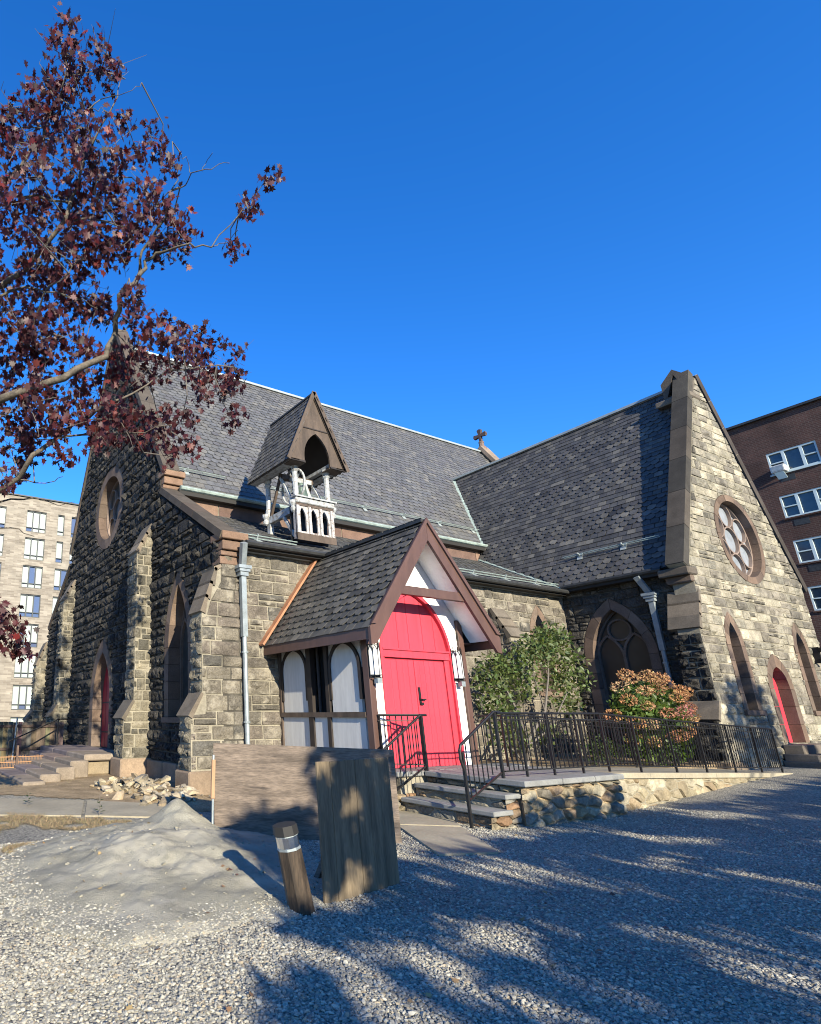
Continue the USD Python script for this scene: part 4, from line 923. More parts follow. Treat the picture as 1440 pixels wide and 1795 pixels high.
# pale stones of the landing's left flank
rubble(frame((7.98, 0, 0), (0, -1, 0)), sbox(-8.3, -.02, -7.76, .56), wl, S_FIELD, 98, .24); rubble(frame((0, 7.79, 0), (1, 0, 0)), sbox(7.6, 0, 8.66, .3), wl, S_FIELD, 99, .24)
R0, R1 = np.array([11.27, 6.08, .65]), np.array([19.3, 6.42, .30]); ru = R1 - R0; ru /= np.linalg.norm(ru); rw = np.array([-.035, 1.0, 0])
e = np.linspace(0, 1, 7)
for a, b in zip(e[:-1], e[1:]):
    p, q = R0 + (R1 - R0) * a, R0 + (R1 - R0) * b; p = p + ru * .004
    A = [p, q - ru * .004, q - ru * .004 + rw * 1.45, p + rw * 1.45]; put('ramp_slab', G().hexa(np.array(A), np.array(A) - [0, 0, .09]), M['concrete'], PF)
frp = frame((R0[0], R0[1] + .05, 0), (R1[0] - R0[0], R1[1] - R0[1], 0)); Lr = np.linalg.norm((R1 - R0)[:2])
rpoly = Polygon([(0, -.03), (Lr, .20), (Lr, .21), (0, .555)])
rwall = put('ramp_wall', G().plate(frp, rpoly, -.3, 0), M['mortar'], PF)
S_CREAM = [(.40, .34, .225), (.35, .285, .185), (.42, .37, .265), (.33, .25, .155), (.38, .32, .215)]
rubble(frp, rpoly, rwall, S_CREAM, 95, .36, d=(.02, .05))

# ---------------------------------------------------------------- iron railings
def railing(name, pts, h0, h1, label, posts=(), step=.115, grp=None, parent=None, tube=True, bot=.10):
    """pts: polyline of (x, y, z) along the floor; balusters between a lower and an upper rail"""
    R = group(name, label=label, cat='railing', group=grp); P = np.array(pts, float); z = np.array([0, 0, 1.0])
    put('top_rail', G().tube(P + z * h1, .018, 8), M['iron'], R)
    g = G()
    for a, b in zip(P[:-1], P[1:]): g.bar(a + z * (h0 + bot), b + z * (h0 + bot), .03, .02)
    put('bottom_rail', g, M['iron'], R)
    g2 = G()
    for a, b in zip(P[:-1], P[1:]): g2.bar(a + z * (h1 - .10), b + z * (h1 - .10), .025, .014)
    put('upper_rail', g2, M['iron'], R)
    for a, b in zip(P[:-1], P[1:]):
        n = max(2, int(round(np.linalg.norm((b - a)[:2]) / step)))
        for k in range(1, n):
            p = a + (b - a) * k / n; put('baluster', G().box(p + z * (h0 + bot + h1) / 2, (.013, .013, h1 - h0 - bot)), M['iron'], R)
    for p, q in posts: p = np.array(p, float); put('post', G().box(p + z * (q + 0) / 2, (.030, .030, q)), M['iron'], R)
    return R
zr = lambda t: R0 + (R1 - R0) * t
fo = [(8.78, 6.27, .655), (9.35, 6.27, .655), (11.45, 6.20, .655)] + [tuple(zr(t) + [0, .14, .006]) for t in (.2, .4, .6, .8, .985)]
railing('ramp_railing', fo, 0, .98, 'long black iron railing along the outer edge of platform and ramp', [(p, .98) for p in [(9.33, 6.28, .65), (10.0, 6.25, .65), (10.75, 6.22, .65), (11.5, 6.21, .65)] + [tuple(zr(t) + [0, .14, 0]) for t in (.17, .34, .5, .67, .84, .985)]])
fi = [(10.72, 8.12, .655), (10.78, 7.62, .655), (11.5, 7.56, .655)] + [tuple(zr(t) + rw * 1.40 + [0, 0, .006]) for t in (.2, .4, .6, .8, .985)]
railing('ramp_railing', fi, 0, .94, 'black iron railing on the inner, church side of the ramp', [(p, .94) for p in [(10.78, 7.62, .65), (11.6, 7.56, .64)] + [tuple(zr(t) + rw * 1.4) for t in (.25, .5, .75, .985)]])
def stair_rail(y, x0, z0, x1, label, post0, hr=1.0, curl=True):
    R = group('stair_railing', label=label, cat='railing'); z = np.array([0, 0, 1.0])
    a, b = np.array([x0, y, z0]), np.array([x1, y, .655])
    top = [a + z * hr + [-.0, 0, 0], b + z * hr, b + z * hr + [.14, -.01, .0]]
    if curl: top = [a + z * (hr - .36) + [.02, 0, 0], a + z * (hr - .20) + [-.035, 0, 0], a + z * (hr - .07) + [-.03, 0, 0]] + top
    put('handrail', G().tube(top, .022, 8), M['iron'], R)
    put('bottom_rail', G().bar(a + z * .22 + [.06, 0, 0], b + z * .10 + [.05, 0, 0], .025, .02, up=(0, 1, 0)), M['iron'], R)
    n = 8
    for k in range(1, n):
        p = a + (b - a) * k / n; put('baluster', G().box(p + z * (.16 + hr) / 2, (.013, .013, hr - .2)), M['iron'], R)
    put('post', G().box(np.array([x0 + .02, y, (z0 + hr - .1 + post0) / 2]), (.038, .038, z0 + hr - .1 - post0)), M['iron'], R)
    put('post', G().box(b + z * (hr / 2) + [.02, 0, -.0], (.04, .04, hr)), M['iron'], R)
    return R
stair_rail(6.30, 7.87, .16, 8.74, 'black iron stair handrail with a curled end, right of the steps', 0)
R_ = stair_rail(7.70, 7.66, .06, 8.66, 'black iron stair handrail behind the plywood, left of the steps', 0, .95, False)
railing('guard_railing', [(8.68, 7.74, .655), (8.08, 8.16, .655)], 0, .95, 'short black iron guard in front of the left part of the red doors', [((8.68, 7.74, .65), .95), ((8.10, 8.15, .65), .95)], .10)

# ---------------------------------------------------------------- lanterns on the porch
def lantern(path_name, loc, label):
    Lp = group(path_name, loc=loc, label=label, cat='wall lantern', group='lanterns beside the red doors')
    a = np.linspace(np.pi, 2 * np.pi, 5); r = .125
    c = np.stack([np.cos(a) * r, np.sin(a) * r * .9], 1)
    g = G(); v = [(x * .93, y * .93, z) for z in (.04, .60) for x, y in c]; n = len(c); g.add(v, [[i, i + 1, n + i + 1, n + i] for i in range(n - 1)]); put('glass', g, M['lamp_glass'], Lp)
    for i in range(n): put('bar', G().bar((c[i][0], c[i][1], 0), (c[i][0], c[i][1], .66), .0075, .0075, up=(1, 0, 0)), M['iron'], Lp)
    for z in (.0, .05, .61):
        g = G()
        for i in range(n - 1): g.bar((*c[i], z), (*c[i + 1], z), .011, .011)
        put('ring', g, M['iron'], Lp)
    g = G()
    for i in range(n - 1):
        m = (c[i] + c[i + 1]) / 2; g.bar((*c[i], .50), (*m, .615), .01, .01); g.bar((*c[i + 1], .50), (*m, .615), .01, .01); g.bar((*m, .62), (*(m * 1.02), .69), .01, .012, up=(1, 0, 0))
    put('tracery', g, M['iron'], Lp)
    put('back_plate', G().box((0, .01, .32), (.24, .02, .62)), M['iron'], Lp)
    put('base', G().add([(x, y, .0) for x, y in c] + [(0, -.05, -.02)], [[i, i + 1, n] for i in range(n - 1)]), M['iron'], Lp)
    put('socket', G().box((0, -.06, -.06), (.11, .09, .10)), M['zinc'], Lp)
lantern('wall_lantern', (8.11, 8.155, 2.28), 'tall black framed lantern on the left side of the red doors')
lantern('wall_lantern', (10.46, 8.205, 2.28), 'tall black framed lantern on the right side of the red doors')

# ---------------------------------------------------------------- boards, stake and bollard in front
pd = np.array([2.0, -1.40, 0]); pd /= np.linalg.norm(pd); pn = np.array([-pd[1], pd[0], 0]); pn = -pn if pn[1] > 0 else pn
c = np.array([4.16, 7.40, 0]) + pd * 1.22
put('plywood_sheet', G().box(c + np.array([0, 0, .575]), (2.44, .02, 1.22), R=np.stack([pd - np.array([0, 0, .028]), -pn, (0.0, .0, 1.0)], 1)), M['grey_wood'], label='large weathered plywood sheet standing on edge behind the dark board', cat='plywood sheet')
sk = group('stake', label='thin metal stake with a wooden batten at the left edge of the plywood', cat='stake')
put('metal_pole', G().tube([(4.10, 7.36, 0), (4.15, 7.38, 1.06)], .016, 8), M['zinc'], sk); put('batten', G().bar((4.10, 7.34, .50), (4.13, 7.35, 1.0), .05, .03, up=(0, 1, 0)), M['stake_wood'], sk)
put('foot', G().box((4.10, 7.36, .01), (.06, .06, .02)), M['zinc'], sk)
bd = group('plank_board', label='dark wooden board of upright planks standing in front of the plywood', cat='wooden board')
a, b = np.array([3.60, 4.47, 0]), np.array([4.72, 4.69, 0]); d = (b - a) / np.linalg.norm(b - a); n_ = np.array([d[1], -d[0], 0]); Lb_ = np.linalg.norm(b - a)
for k in range(6):
    w = Lb_ / 6; p = a + d * (k + .5) * w; hgt = 1.19 + RNG.normal(0, .002)
    put('plank', G().box(p + np.array([0, 0, hgt / 2 - .01]) + n_ * RNG.normal(0, .003), (w - .0025, .024, hgt), R=np.stack([d, -n_, (0, 0, 1)], 1), bev=.004), M['dark_board'], bd)
for z in (.25, .95): put('batten', G().bar(a + d * .05 - n_ * .03 + [0, 0, z], b - d * .05 - n_ * .03 + [0, 0, z], .02, .08), M['dark_board'], bd)
put('prop', G().bar((a + b) / 2 - n_ * .04 + [0, 0, .9], (a + b) / 2 - n_ * .55 + [0, 0, .02], .05, .05), M['grey_wood'], bd)
bo = group('bollard', label='leaning wooden light bollard with a bright metal band, left of the dark board', cat='bollard')
t = np.array([-.17, .05, 1.0]); B0 = np.array([3.33, 4.43, -.02]); bp = lambda z: B0 + t * z
def oct_(z0, z1, r0, r1, n=8): return G().tube([bp(z0), bp((z0 + z1) / 2), bp(z1)], [r0, (r0 + r1) / 2, r1], n)
put('post', oct_(0, .504, .112, .105), M['old_post'], bo); put('band', oct_(.505, .525, .104, .104), M['zinc'], bo); put('lens', oct_(.526, .612, .097, .097, 12), M['chrome'], bo); put('cap', oct_(.622, .70, .112, .108), M['black_wood'], bo)
put('ring', oct_(.612, .62, .1, .1), M['zinc'], bo)

# ---------------------------------------------------------------- west steps, rubble, weeds, dry grass
ws = group('stone_steps', label='worn brownstone steps up to the pointed door in the front wall', cat='steps')
for k, (x0, x1, y0, y1, z0, z1) in enumerate([(4.9, 6.42, 15.95, 21.3, .38, .55), (4.95, 6.42, 16.1, 21.2, 0, .377), (4.42, 4.93, 15.6, 20.8, -.05, .42), (3.95, 4.46, 15.2, 20.4, -.05, .30), (3.45, 3.99, 14.8, 20.0, -.05, .19), (2.95, 3.49, 14.3, 19.6, -.02, .09)]):
    m = 3 if k != 1 else 4; ys_ = np.linspace(y0, y1, m + 1)
    for a, b in zip(ys_[:-1], ys_[1:]): put('step_stone' if k != 1 else 'base_stone', G(tint=pick([(.24, .18, .15), (.20, .165, .16), (.27, .22, .17)] if k != 1 else [(.34, .28, .18), (.30, .24, .16)], RNG, .08)).box(((x0 + x1) / 2, (a + b) / 2 + .0, (z0 + z1) / 2), (x1 - x0 - .005, b - a - .012, z1 - z0), bev=.03), M['brownstone'], ws)
hr = group('iron_handrail', label='thin dark handrail beside the worn steps at far left', cat='handrail')
put('rail', G().tube([(3.6, 20.2, .75), (5.4, 20.9, 1.45), (6.3, 21.0, 1.45)], .025, 6), M['iron'], hr); put('post', G().tube([(3.6, 20.2, .0), (3.6, 20.2, .76)], .022, 6), M['iron'], hr); put('post', G().tube([(5.4, 20.9, .5), (5.4, 20.9, 1.45)], .022, 6), M['iron'], hr)
ss = group('stone_steps', label='dark shaded stone steps below the small red door at right', cat='steps')
for k, (y0, z0, z1) in enumerate([(7.0, .58, .84), (6.72, .40, .61), (6.45, .2, .43)]): put('step_stone', G(tint=(.17, .145, .12)).box((23.2, (y0 + 7.4) / 2, (z0 + z1) / 2), (2.2 + .25 * k, 7.4 - y0, z1 - z0 - .004), bev=.02), M['brownstone'], ss)
put('step_core', G(tint=(.1, .09, .08)).box((23.2, 7.2, .3), (2.0, .4, .4)), M['brownstone'], ss)

rng = np.random.default_rng(17)
xs = np.arange(3.6, 6.0, .08); ys = np.arange(9.3, 14.2, .08)
hz = lambda x, y: .24 * np.exp(-(((x - 5.15 + (y - 11.7) * .10) / .55) ** 2 + ((y - 12.0) / 1.6) ** 2)) + .10 * np.exp(-(((x - 5.3) / .4) ** 2 + ((y - 10.3) / .8) ** 2)) + .03 * (meshkit.fbm(np.stack([x * 4, y * 4, x * 0], -1), 3, 8) - .5)
v, f = sheet(xs, ys, lambda x, y: ground_z(x, y) + hz(x, y) - .02)
put('soil_heap', G().add(v, f), M['dirt'], smooth=True, kind='stuff', label='low bank of brown soil and chips under the rubble', cat='soil')
protos_r = []
for i in range(6):
    r = np.random.default_rng(60 + i); vv = r.normal(0, 1, (13, 3)); vv /= np.linalg.norm(vv, axis=1, keepdims=True)
    vv = np.sign(vv) * np.abs(vv) ** .7 * [1, .7, .42] * r.uniform(.8, 1.1, (13, 1)); protos_r.append(trimesh.convex.convex_hull(vv))
RUB = [(.44, .37, .25), (.36, .30, .21), (.50, .43, .32), (.30, .26, .20), (.40, .31, .20)]
for k in range(170):
    y = rng.uniform(9.9, 13.4); x = 4.85 - (y - 11.7) * .10 + rng.normal(0, .30); s = float(np.clip(rng.gamma(4, .022), .035, .17))
    vv = np.array(protos_r[k % 6].vertices) * s; a = rng.uniform(0, 6.28, 3); Rm = trimesh.transformations.euler_matrix((a[0] - 3.1) * .2, (a[1] - 3.1) * .2, a[2])[:3, :3]
    z = float(ground_z(x, y) + hz(np.array(x), np.array(y))) + s * .22
    put('loose_stone', G(tint=pick(RUB, rng)).add(vv @ Rm.T + [x, y, z], protos_r[k % 6].faces), M['fieldstone'], label='rough pale fieldstone lying in the rubble heap at the church foot', cat='stone', group='rubble stones by the front buttresses')

def weed(x, y, h, label, seed):
    r = np.random.default_rng(seed); P = group('weed', loc=(x, y, .03), label=label, cat='weed'); put('stem', G().tube([(0, 0, 0), (.01, .01, h * .5), (.0, .03, h)], [.006, .005, .002], 5), M['twig'], P)
    for k in range(11):
        z = h * (.15 + .8 * k / 11); a = k * 2.4; d = np.array([math.cos(a), math.sin(a), .25]); s = .11 * (1.1 - z / h * .5); n = np.array([-d[1], d[0], 0]); p = np.array([0, .0, z])
        put('leaf', G(tint=(1.3, 1.3, 1)).add([p, p + d * s * .5 + n * s * .25, p + d * s, p + d * s * .5 - n * s * .25], [[0, 1, 2, 3]]), M['green_leaf'], P)
weed(3.25, 9.6, .30, 'small leafy weed growing from the crack in front of the rubble', 1); weed(2.42, 11.2, .24, 'tiny weed growing on the path near the worn steps', 2)
def blades(polys, n, seed, hmin=.03, hmax=.10, pal=((.42, .31, .17), (.50, .40, .24), (.34, .25, .13), (.33, .31, .12))):
    r = np.random.default_rng(seed); g = G(); V, F, T = [], [], []; m = 0
    for poly, share in polys:
        P = prep(poly); x0, y0, x1, y1 = poly.bounds; k = 0
        while k < n * share:
            x, y = r.uniform(x0, x1), r.uniform(y0, y1); k += 1
            if not P.contains(Point(x, y)) or meshkit.noise(np.array([[x * 3, y * 3, 1.]]))[0] < .33: continue
            a = r.uniform(0, 6.28); h = r.uniform(hmin, hmax); l = r.uniform(.02, .12); w = .004; z = float(ground_z(x, y)) + .012
            d = np.array([math.cos(a), math.sin(a), 0]); nn = np.array([-d[1], d[0], 0]) * w; p = np.array([x, y, z])
            V += [p - nn, p + nn, p + d * l + [0, 0, h]]; F.append([m, m + 1, m + 2]); T += [pick(pal, r)] * 3; m += 3
    return g.add(np.array(V), np.array(F), np.array(T))
DG = [(Polygon([(1.3, 10.1), (1.86, 10.6), (2.9, 9.85), (3.8, 9.0), (3.35, 8.5), (2.6, 8.6), (2.3, 8.9), (1.4, 8.85)]), .9), (Point(1.73, 7.75).buffer(.32), .1)]
put('dry_grass', blades(DG, 26000, 5, .0, .035, ((.42, .30, .16), (.52, .40, .22), (.34, .24, .13), (.30, .28, .12), (.46, .32, .17))), M['dry'], kind='stuff', label='flattened straw-coloured dry grass beside the path at left', cat='dry grass')
put('leaf_litter', blades([(sbox(-1, 13, 6, 19), .5), (Polygon([(5.0, 9.2), (5.8, 9.0), (6.6, 11), (5.6, 11)]), .5)], 5000, 6, 0, .03), M['dry'], kind='stuff', label='dry leaf litter scattered on the bare soil', cat='leaf litter')

# ---------------------------------------------------------------- leaves, shrubs, hydrangea

def leaf_cloud(cent, rad, n, rng, size, shape='oval', up=.3, tintv=.25, tint=(1, 1, 1)):
    """n leaves spread through a lumpy ellipsoid; returns (V, F, T)"""
    d = rng.normal(0, 1, (n, 3)); d /= np.linalg.norm(d, axis=1, keepdims=True); r = rng.random(n) ** .45
    p = np.asarray(cent) + d * r[:, None] * np.asarray(rad)
    return leaves_at(p, d, rng, size, shape, up, tintv, tint)
MAPLE = np.array([(0, -.15), (.22, -.32), (.20, -.08), (.52, -.10), (.30, .12), (.34, .42), (.14, .34), (0, .72), (-.14, .34), (-.34, .42), (-.30, .12), (-.52, -.10), (-.20, -.08), (-.22, -.32)])
OVAL = np.array([(0, -.5), (.2, -.2), (.22, .1), (0, .55), (-.22, .1), (-.2, -.2)])
def leaves_at(p, d, rng, size, shape, up, tintv, tint):
    n = len(p); O = MAPLE if shape == 'maple' else OVAL; m = len(O)
    ax = rng.normal(0, 1, (n, 3)); 
    if shape == 'maple': ax = ax * .5 + [0, 0, -1.1]       # tips hang down
    else: ax = ax + d * .8
    ax /= np.linalg.norm(ax, axis=1, keepdims=True)
    nn = rng.normal(0, .8, (n, 3)) + d * .6 + [0, 0, up]; nn -= ax * (nn * ax).sum(1, keepdims=True); nn /= np.linalg.norm(nn, axis=1, keepdims=True)
    sx = np.cross(ax, nn); s = size * rng.uniform(.7, 1.25, n)
    bend = rng.uniform(.0, .25, n)
    V = p[:, None] + s[:, None, None] * (O[None, :, :1] * sx[:, None] + O[None, :, 1:] * ax[:, None] - (np.abs(O[None, :, :1]) * bend[:, None, None]) * nn[:, None])
    V = V.reshape(-1, 3); tri = np.array([[0, i, i + 1] for i in range(1, m - 1)])
    if shape == 'maple': tri = np.array([[0, 1, 2], [0, 2, 4], [2, 3, 4], [0, 4, 6], [4, 5, 6], [0, 6, 8], [6, 7, 8], [0, 8, 10], [8, 9, 10], [0, 10, 12], [10, 11, 12], [0, 12, 13]])
    F = (np.arange(n)[:, None, None] * m + tri[None]).reshape(-1, 3)
    T = np.repeat(np.asarray(tint) * (1 + rng.normal(0, tintv, (n, 1))).clip(.35, 1.9) * (1 + rng.normal(0, .08, (n, 3))), m, axis=0)
    return V, F, np.clip(T, 0, 3)

def shrub(name, clouds, stems, label, cat, seed, size, tint=(1, 1, 1), m='green_leaf'):
    r = np.random.default_rng(seed); S = group(name, label=label, cat=cat); g = G()
    for c, rad, n in clouds: g.add(*leaf_cloud(c, rad, n, r, size, tint=tint))
    put('foliage', g, M[m], S, kind='stuff')
    for st in stems: put('stem', G().tube([p[:3] for p in st], [p[3] for p in st], 6), M['twig'], S)
    return S
r_ = np.random.default_rng(9)
cl = [((15.6 + a, 9.3 + b, 3.15 + c), (rx, .5, rz), int(n * .95)) for a, b, c, rx, rz, n in [(0, 0, .2, .75, .55, 420), (.3, .1, .55, .45, .4, 260), (-.9, -.1, .0, .6, .5, 300), (-1.6, 0, -.35, .6, .5, 330), (-2.3, .1, -.5, .55, .5, 330), (-2.6, 0, -1.0, .5, .55, 330), (-2.3, .1, -1.55, .55, .5, 300), (-1.2, .2, -.8, .6, .45, 240), (.7, 0, -.1, .5, .5, 300), (1.0, .1, -.6, .45, .4, 240), (.3, .2, -.6, .5, .4, 200), (.5, .1, -1.2, .4, .35, 150), (-.3, .1, .3, .6, .4, 250), (-2.0, .2, -2.1, .7, .35, 200), (-.6, .2, -2.0, .6, .3, 130)]]
stems = [[(14.0, 9.4, .4, .05), (14.2, 9.4, 1.0, .045), (14.9, 9.3, 1.7, .035), (15.3, 9.3, 2.6, .02), (15.5, 9.3, 3.3, .01)], [(14.05, 9.4, .4, .045), (14.0, 9.3, 1.1, .04), (13.6, 9.2, 1.8, .03), (13.3, 9.3, 2.6, .015)], [(14.2, 9.4, .9, .03), (15.2, 9.4, 1.3, .025), (16.0, 9.3, 2.2, .015)], [(13.9, 9.4, .5, .03), (13.2, 9.3, 1.0, .02), (12.9, 9.3, 1.6, .01)], [(14.9, 9.3, 1.7, .02), (14.6, 9.25, 2.6, .012), (14.8, 9.3, 3.2, .008)]]
shrub('shrub', cl, stems, 'tall loose green shrub against the side wall right of the porch', 'shrub', 91, .125, (2.0, 1.95, 1.6))
shrub('shrub', [((15.0, 8.3, .85), (.5, .35, .4), 260), ((15.7, 8.4, .75), (.4, .3, .3), 160)], [[(15.0, 8.3, .4, .02), (15.0, 8.3, .9, .01)]], 'low bright green bush behind the railing, between the tall shrub and the hydrangea', 'bush', 92, .10, (1.2, 1.3, 1))
shrub('shrub', [((17.7, 10.4, 1.9), (.3, .3, .75), 200)], [[(17.7, 10.4, .4, .02), (17.7, 10.4, 2.2, .01)]], 'slim leafy sapling in the corner left of the traceried window', 'bush', 93, .10, (1.4, 1.4, 1))
# hydrangea
HY = group('hydrangea', label='round hydrangea bush with faded orange and pink flower heads behind the railing', cat='hydrangea')
r = np.random.default_rng(77); g = G()
for c, rad, n in [((17.1, 8.0, 1.7), (1.35, .55, .75), 1300), ((16.2, 7.95, 1.8), (.6, .45, .5), 400), ((17.9, 8.0, 1.6), (.6, .45, .6), 400), ((17.1, 8.0, .9), (1.35, .5, .5), 500)]: g.add(*leaf_cloud(c, rad, n, r, .16, tint=(1.6, 1.9, 1.1)))
put('foliage', g, M['green_leaf'], HY, kind='stuff')
for k in range(7): put('stem', G().tube([(17.1 + (k - 3) * .12, 8.0, .4), (17.1 + (k - 3) * .28, 7.95, 1.4), (17.1 + (k - 3) * .36, 7.9, 2.0)], [.015, .012, .008], 5), M['twig'], HY)
heads = []
for k in range(400):
    d = r.normal(0, 1, 3); d /= np.linalg.norm(d)
    if d[1] > .25: continue
    p = np.array([17.15, 8.0, 1.72]) + d * [1.5, .62, .92] * r.uniform(.86, 1.08)
    if p[2] < .95 or any(np.linalg.norm(p - q) < .34 for q in heads): continue
    heads.append(p)
    if len(heads) > 38: break
for p in heads:
    rad = r.uniform(.13, .19); n = 190; d = r.normal(0, 1, (n, 3)); d /= np.linalg.norm(d, axis=1, keepdims=True)
    base = np.array([(.55, .28, .13), (.58, .35, .18), (.48, .22, .13), (.52, .20, .18), (.40, .21, .10), (.60, .40, .24)])[r.choice(6, p=[.3, .24, .13, .09, .14, .10])]
    V, F, T = leaves_at(p + d * rad * [1.1, 1.1, .85] * r.uniform(.8, 1, (n, 1)), d * 3, r, .052, 'oval', .2, .18, base * [.98, 1.0, .95]); put('flower_head', G().add(V, F, T), M['petal'], HY)

# ---------------------------------------------------------------- the red maple at left
CLUMPS=[(1.02,5.58,10.19,0.3),(1.71,6.2,11.42,0.29),(1.43,6.68,11.46,0.43),(2.1,7.17,12.59,0.28),(1.01,6.81,11.36,0.35),(0.79,6.88,10.79,0.35),(1.33,6.89,10.98,0.43),(0.46,6.78,10.27,0.33),(0.43,7.37,10.58,0.31),(0.96,7.89,11.46,0.43),(1.37,6.91,10.39,0.39),(1.5,6.36,10.1,0.31),(1.96,6.26,10.26,0.15),(3.0,7.54,12.2,0.28),(2.87,6.63,10.63,0.25),(2.69,5.72,9.31,0.13),(2.5,6.79,10.66,0.18),(0.55,5.93,8.63,0.33),(1.07,6.95,9.5,0.42),(1.44,6.63,9.46,0.37),(1.66,5.89,9.11,0.34),(2.28,6.71,10.14,0.29),(1.96,7.19,9.88,0.44),(2.35,6.85,9.72,0.33),(2.91,7.4,10.66,0.23),(1.03,7.6,9.59,0.31),(0.46,5.83,7.6,0.25),(1.64,7.37,9.54,0.44),(2.23,7.03,9.37,0.42),(2.81,6.86,9.6,0.39),(2.83,6.1,8.72,0.27),(3.18,6.68,9.04,0.32),(2.94,6.54,8.67,0.3),(3.31,6.59,8.74,0.16),(2.32,6.19,8.39,0.31),(2.17,7.43,9.12,0.37),(1.63,7.13,8.79,0.38),(1.16,6.81,8.13,0.35),(0.81,7.23,8.45,0.36),(1.74,6.74,8.11,0.42),(1.62,8.17,8.89,0.48),(1.04,8.05,8.59,0.43),(2.22,6.61,8.2,0.27),(1.33,8.53,8.62,0.55),(1.69,7.47,7.84,0.49),(0.83,7.86,7.49,0.35),(2.18,7.55,7.97,0.35),(2.32,6.29,7.28,0.21),(1.53,7.35,7.07,0.47),(1.16,7.59,7.01,0.47),(1.09,8.7,7.16,0.44),(1.43,7.52,6.65,0.41),(2.03,7.57,7.28,0.34),(2.58,6.97,7.48,0.26),(2.76,7.2,7.17,0.36),(2.9,6.42,6.9,0.37),(3.28,7.74,8.13,0.22),(3.37,6.61,7.09,0.35),(4.48,7.85,8.0,0.42),(4.58,7.43,7.53,0.34),(4.65,7.18,7.19,0.2),(3.68,7.54,7.34,0.35),(2.87,6.97,6.65,0.31),(2.7,7.82,7.11,0.3),(4.12,7.64,7.08,0.3),(3.92,6.54,6.29,0.21),(4.19,6.7,5.99,0.14),(2.15,7.55,6.68,0.34),(1.88,7.87,6.59,0.42),(1.27,7.31,5.91,0.42),(1.1,8.3,6.2,0.41),(1.66,7.55,5.77,0.39),(2.01,7.24,5.7,0.35),(2.33,6.92,5.8,0.34),(3.25,8.39,6.8,0.37),(3.33,7.57,6.19,0.33),(3.55,7.22,6.05,0.24),(3.46,6.8,5.5,0.14),(3.71,8.62,6.43,0.33),(2.82,7.72,5.93,0.29),(3.56,7.6,5.64,0.22),(2.08,6.87,5.27,0.22),(1.52,8.48,5.89,0.33),(1.19,8.53,5.63,0.29),(1.72,7.27,5.1,0.16),(1.4,8.61,5.39,0.15),(1.03,7.8,4.81,0.11),(4.03,5.21,9.12,0.08),(4.01,5.82,9.29,0.14),(3.88,5.44,8.85,0.09),(4.14,6.32,8.98,0.09),(4.29,6.78,9.37,0.07),(1.25,8.21,3.02,0.18),(1.46,8.18,2.79,0.13),(1.59,8.22,2.48,0.11),(1.43,8.3,2.48,0.13),(1.3,8.29,2.71,0.15),(0.13,6.76,8.77,0.48),(0.18,6.99,7.96,0.48),(0.35,8.09,7.49,0.53),(0.58,8.54,6.6,0.55),(-0.06,6.92,9.96,0.36),(0.57,9.17,5.67,0.37)]
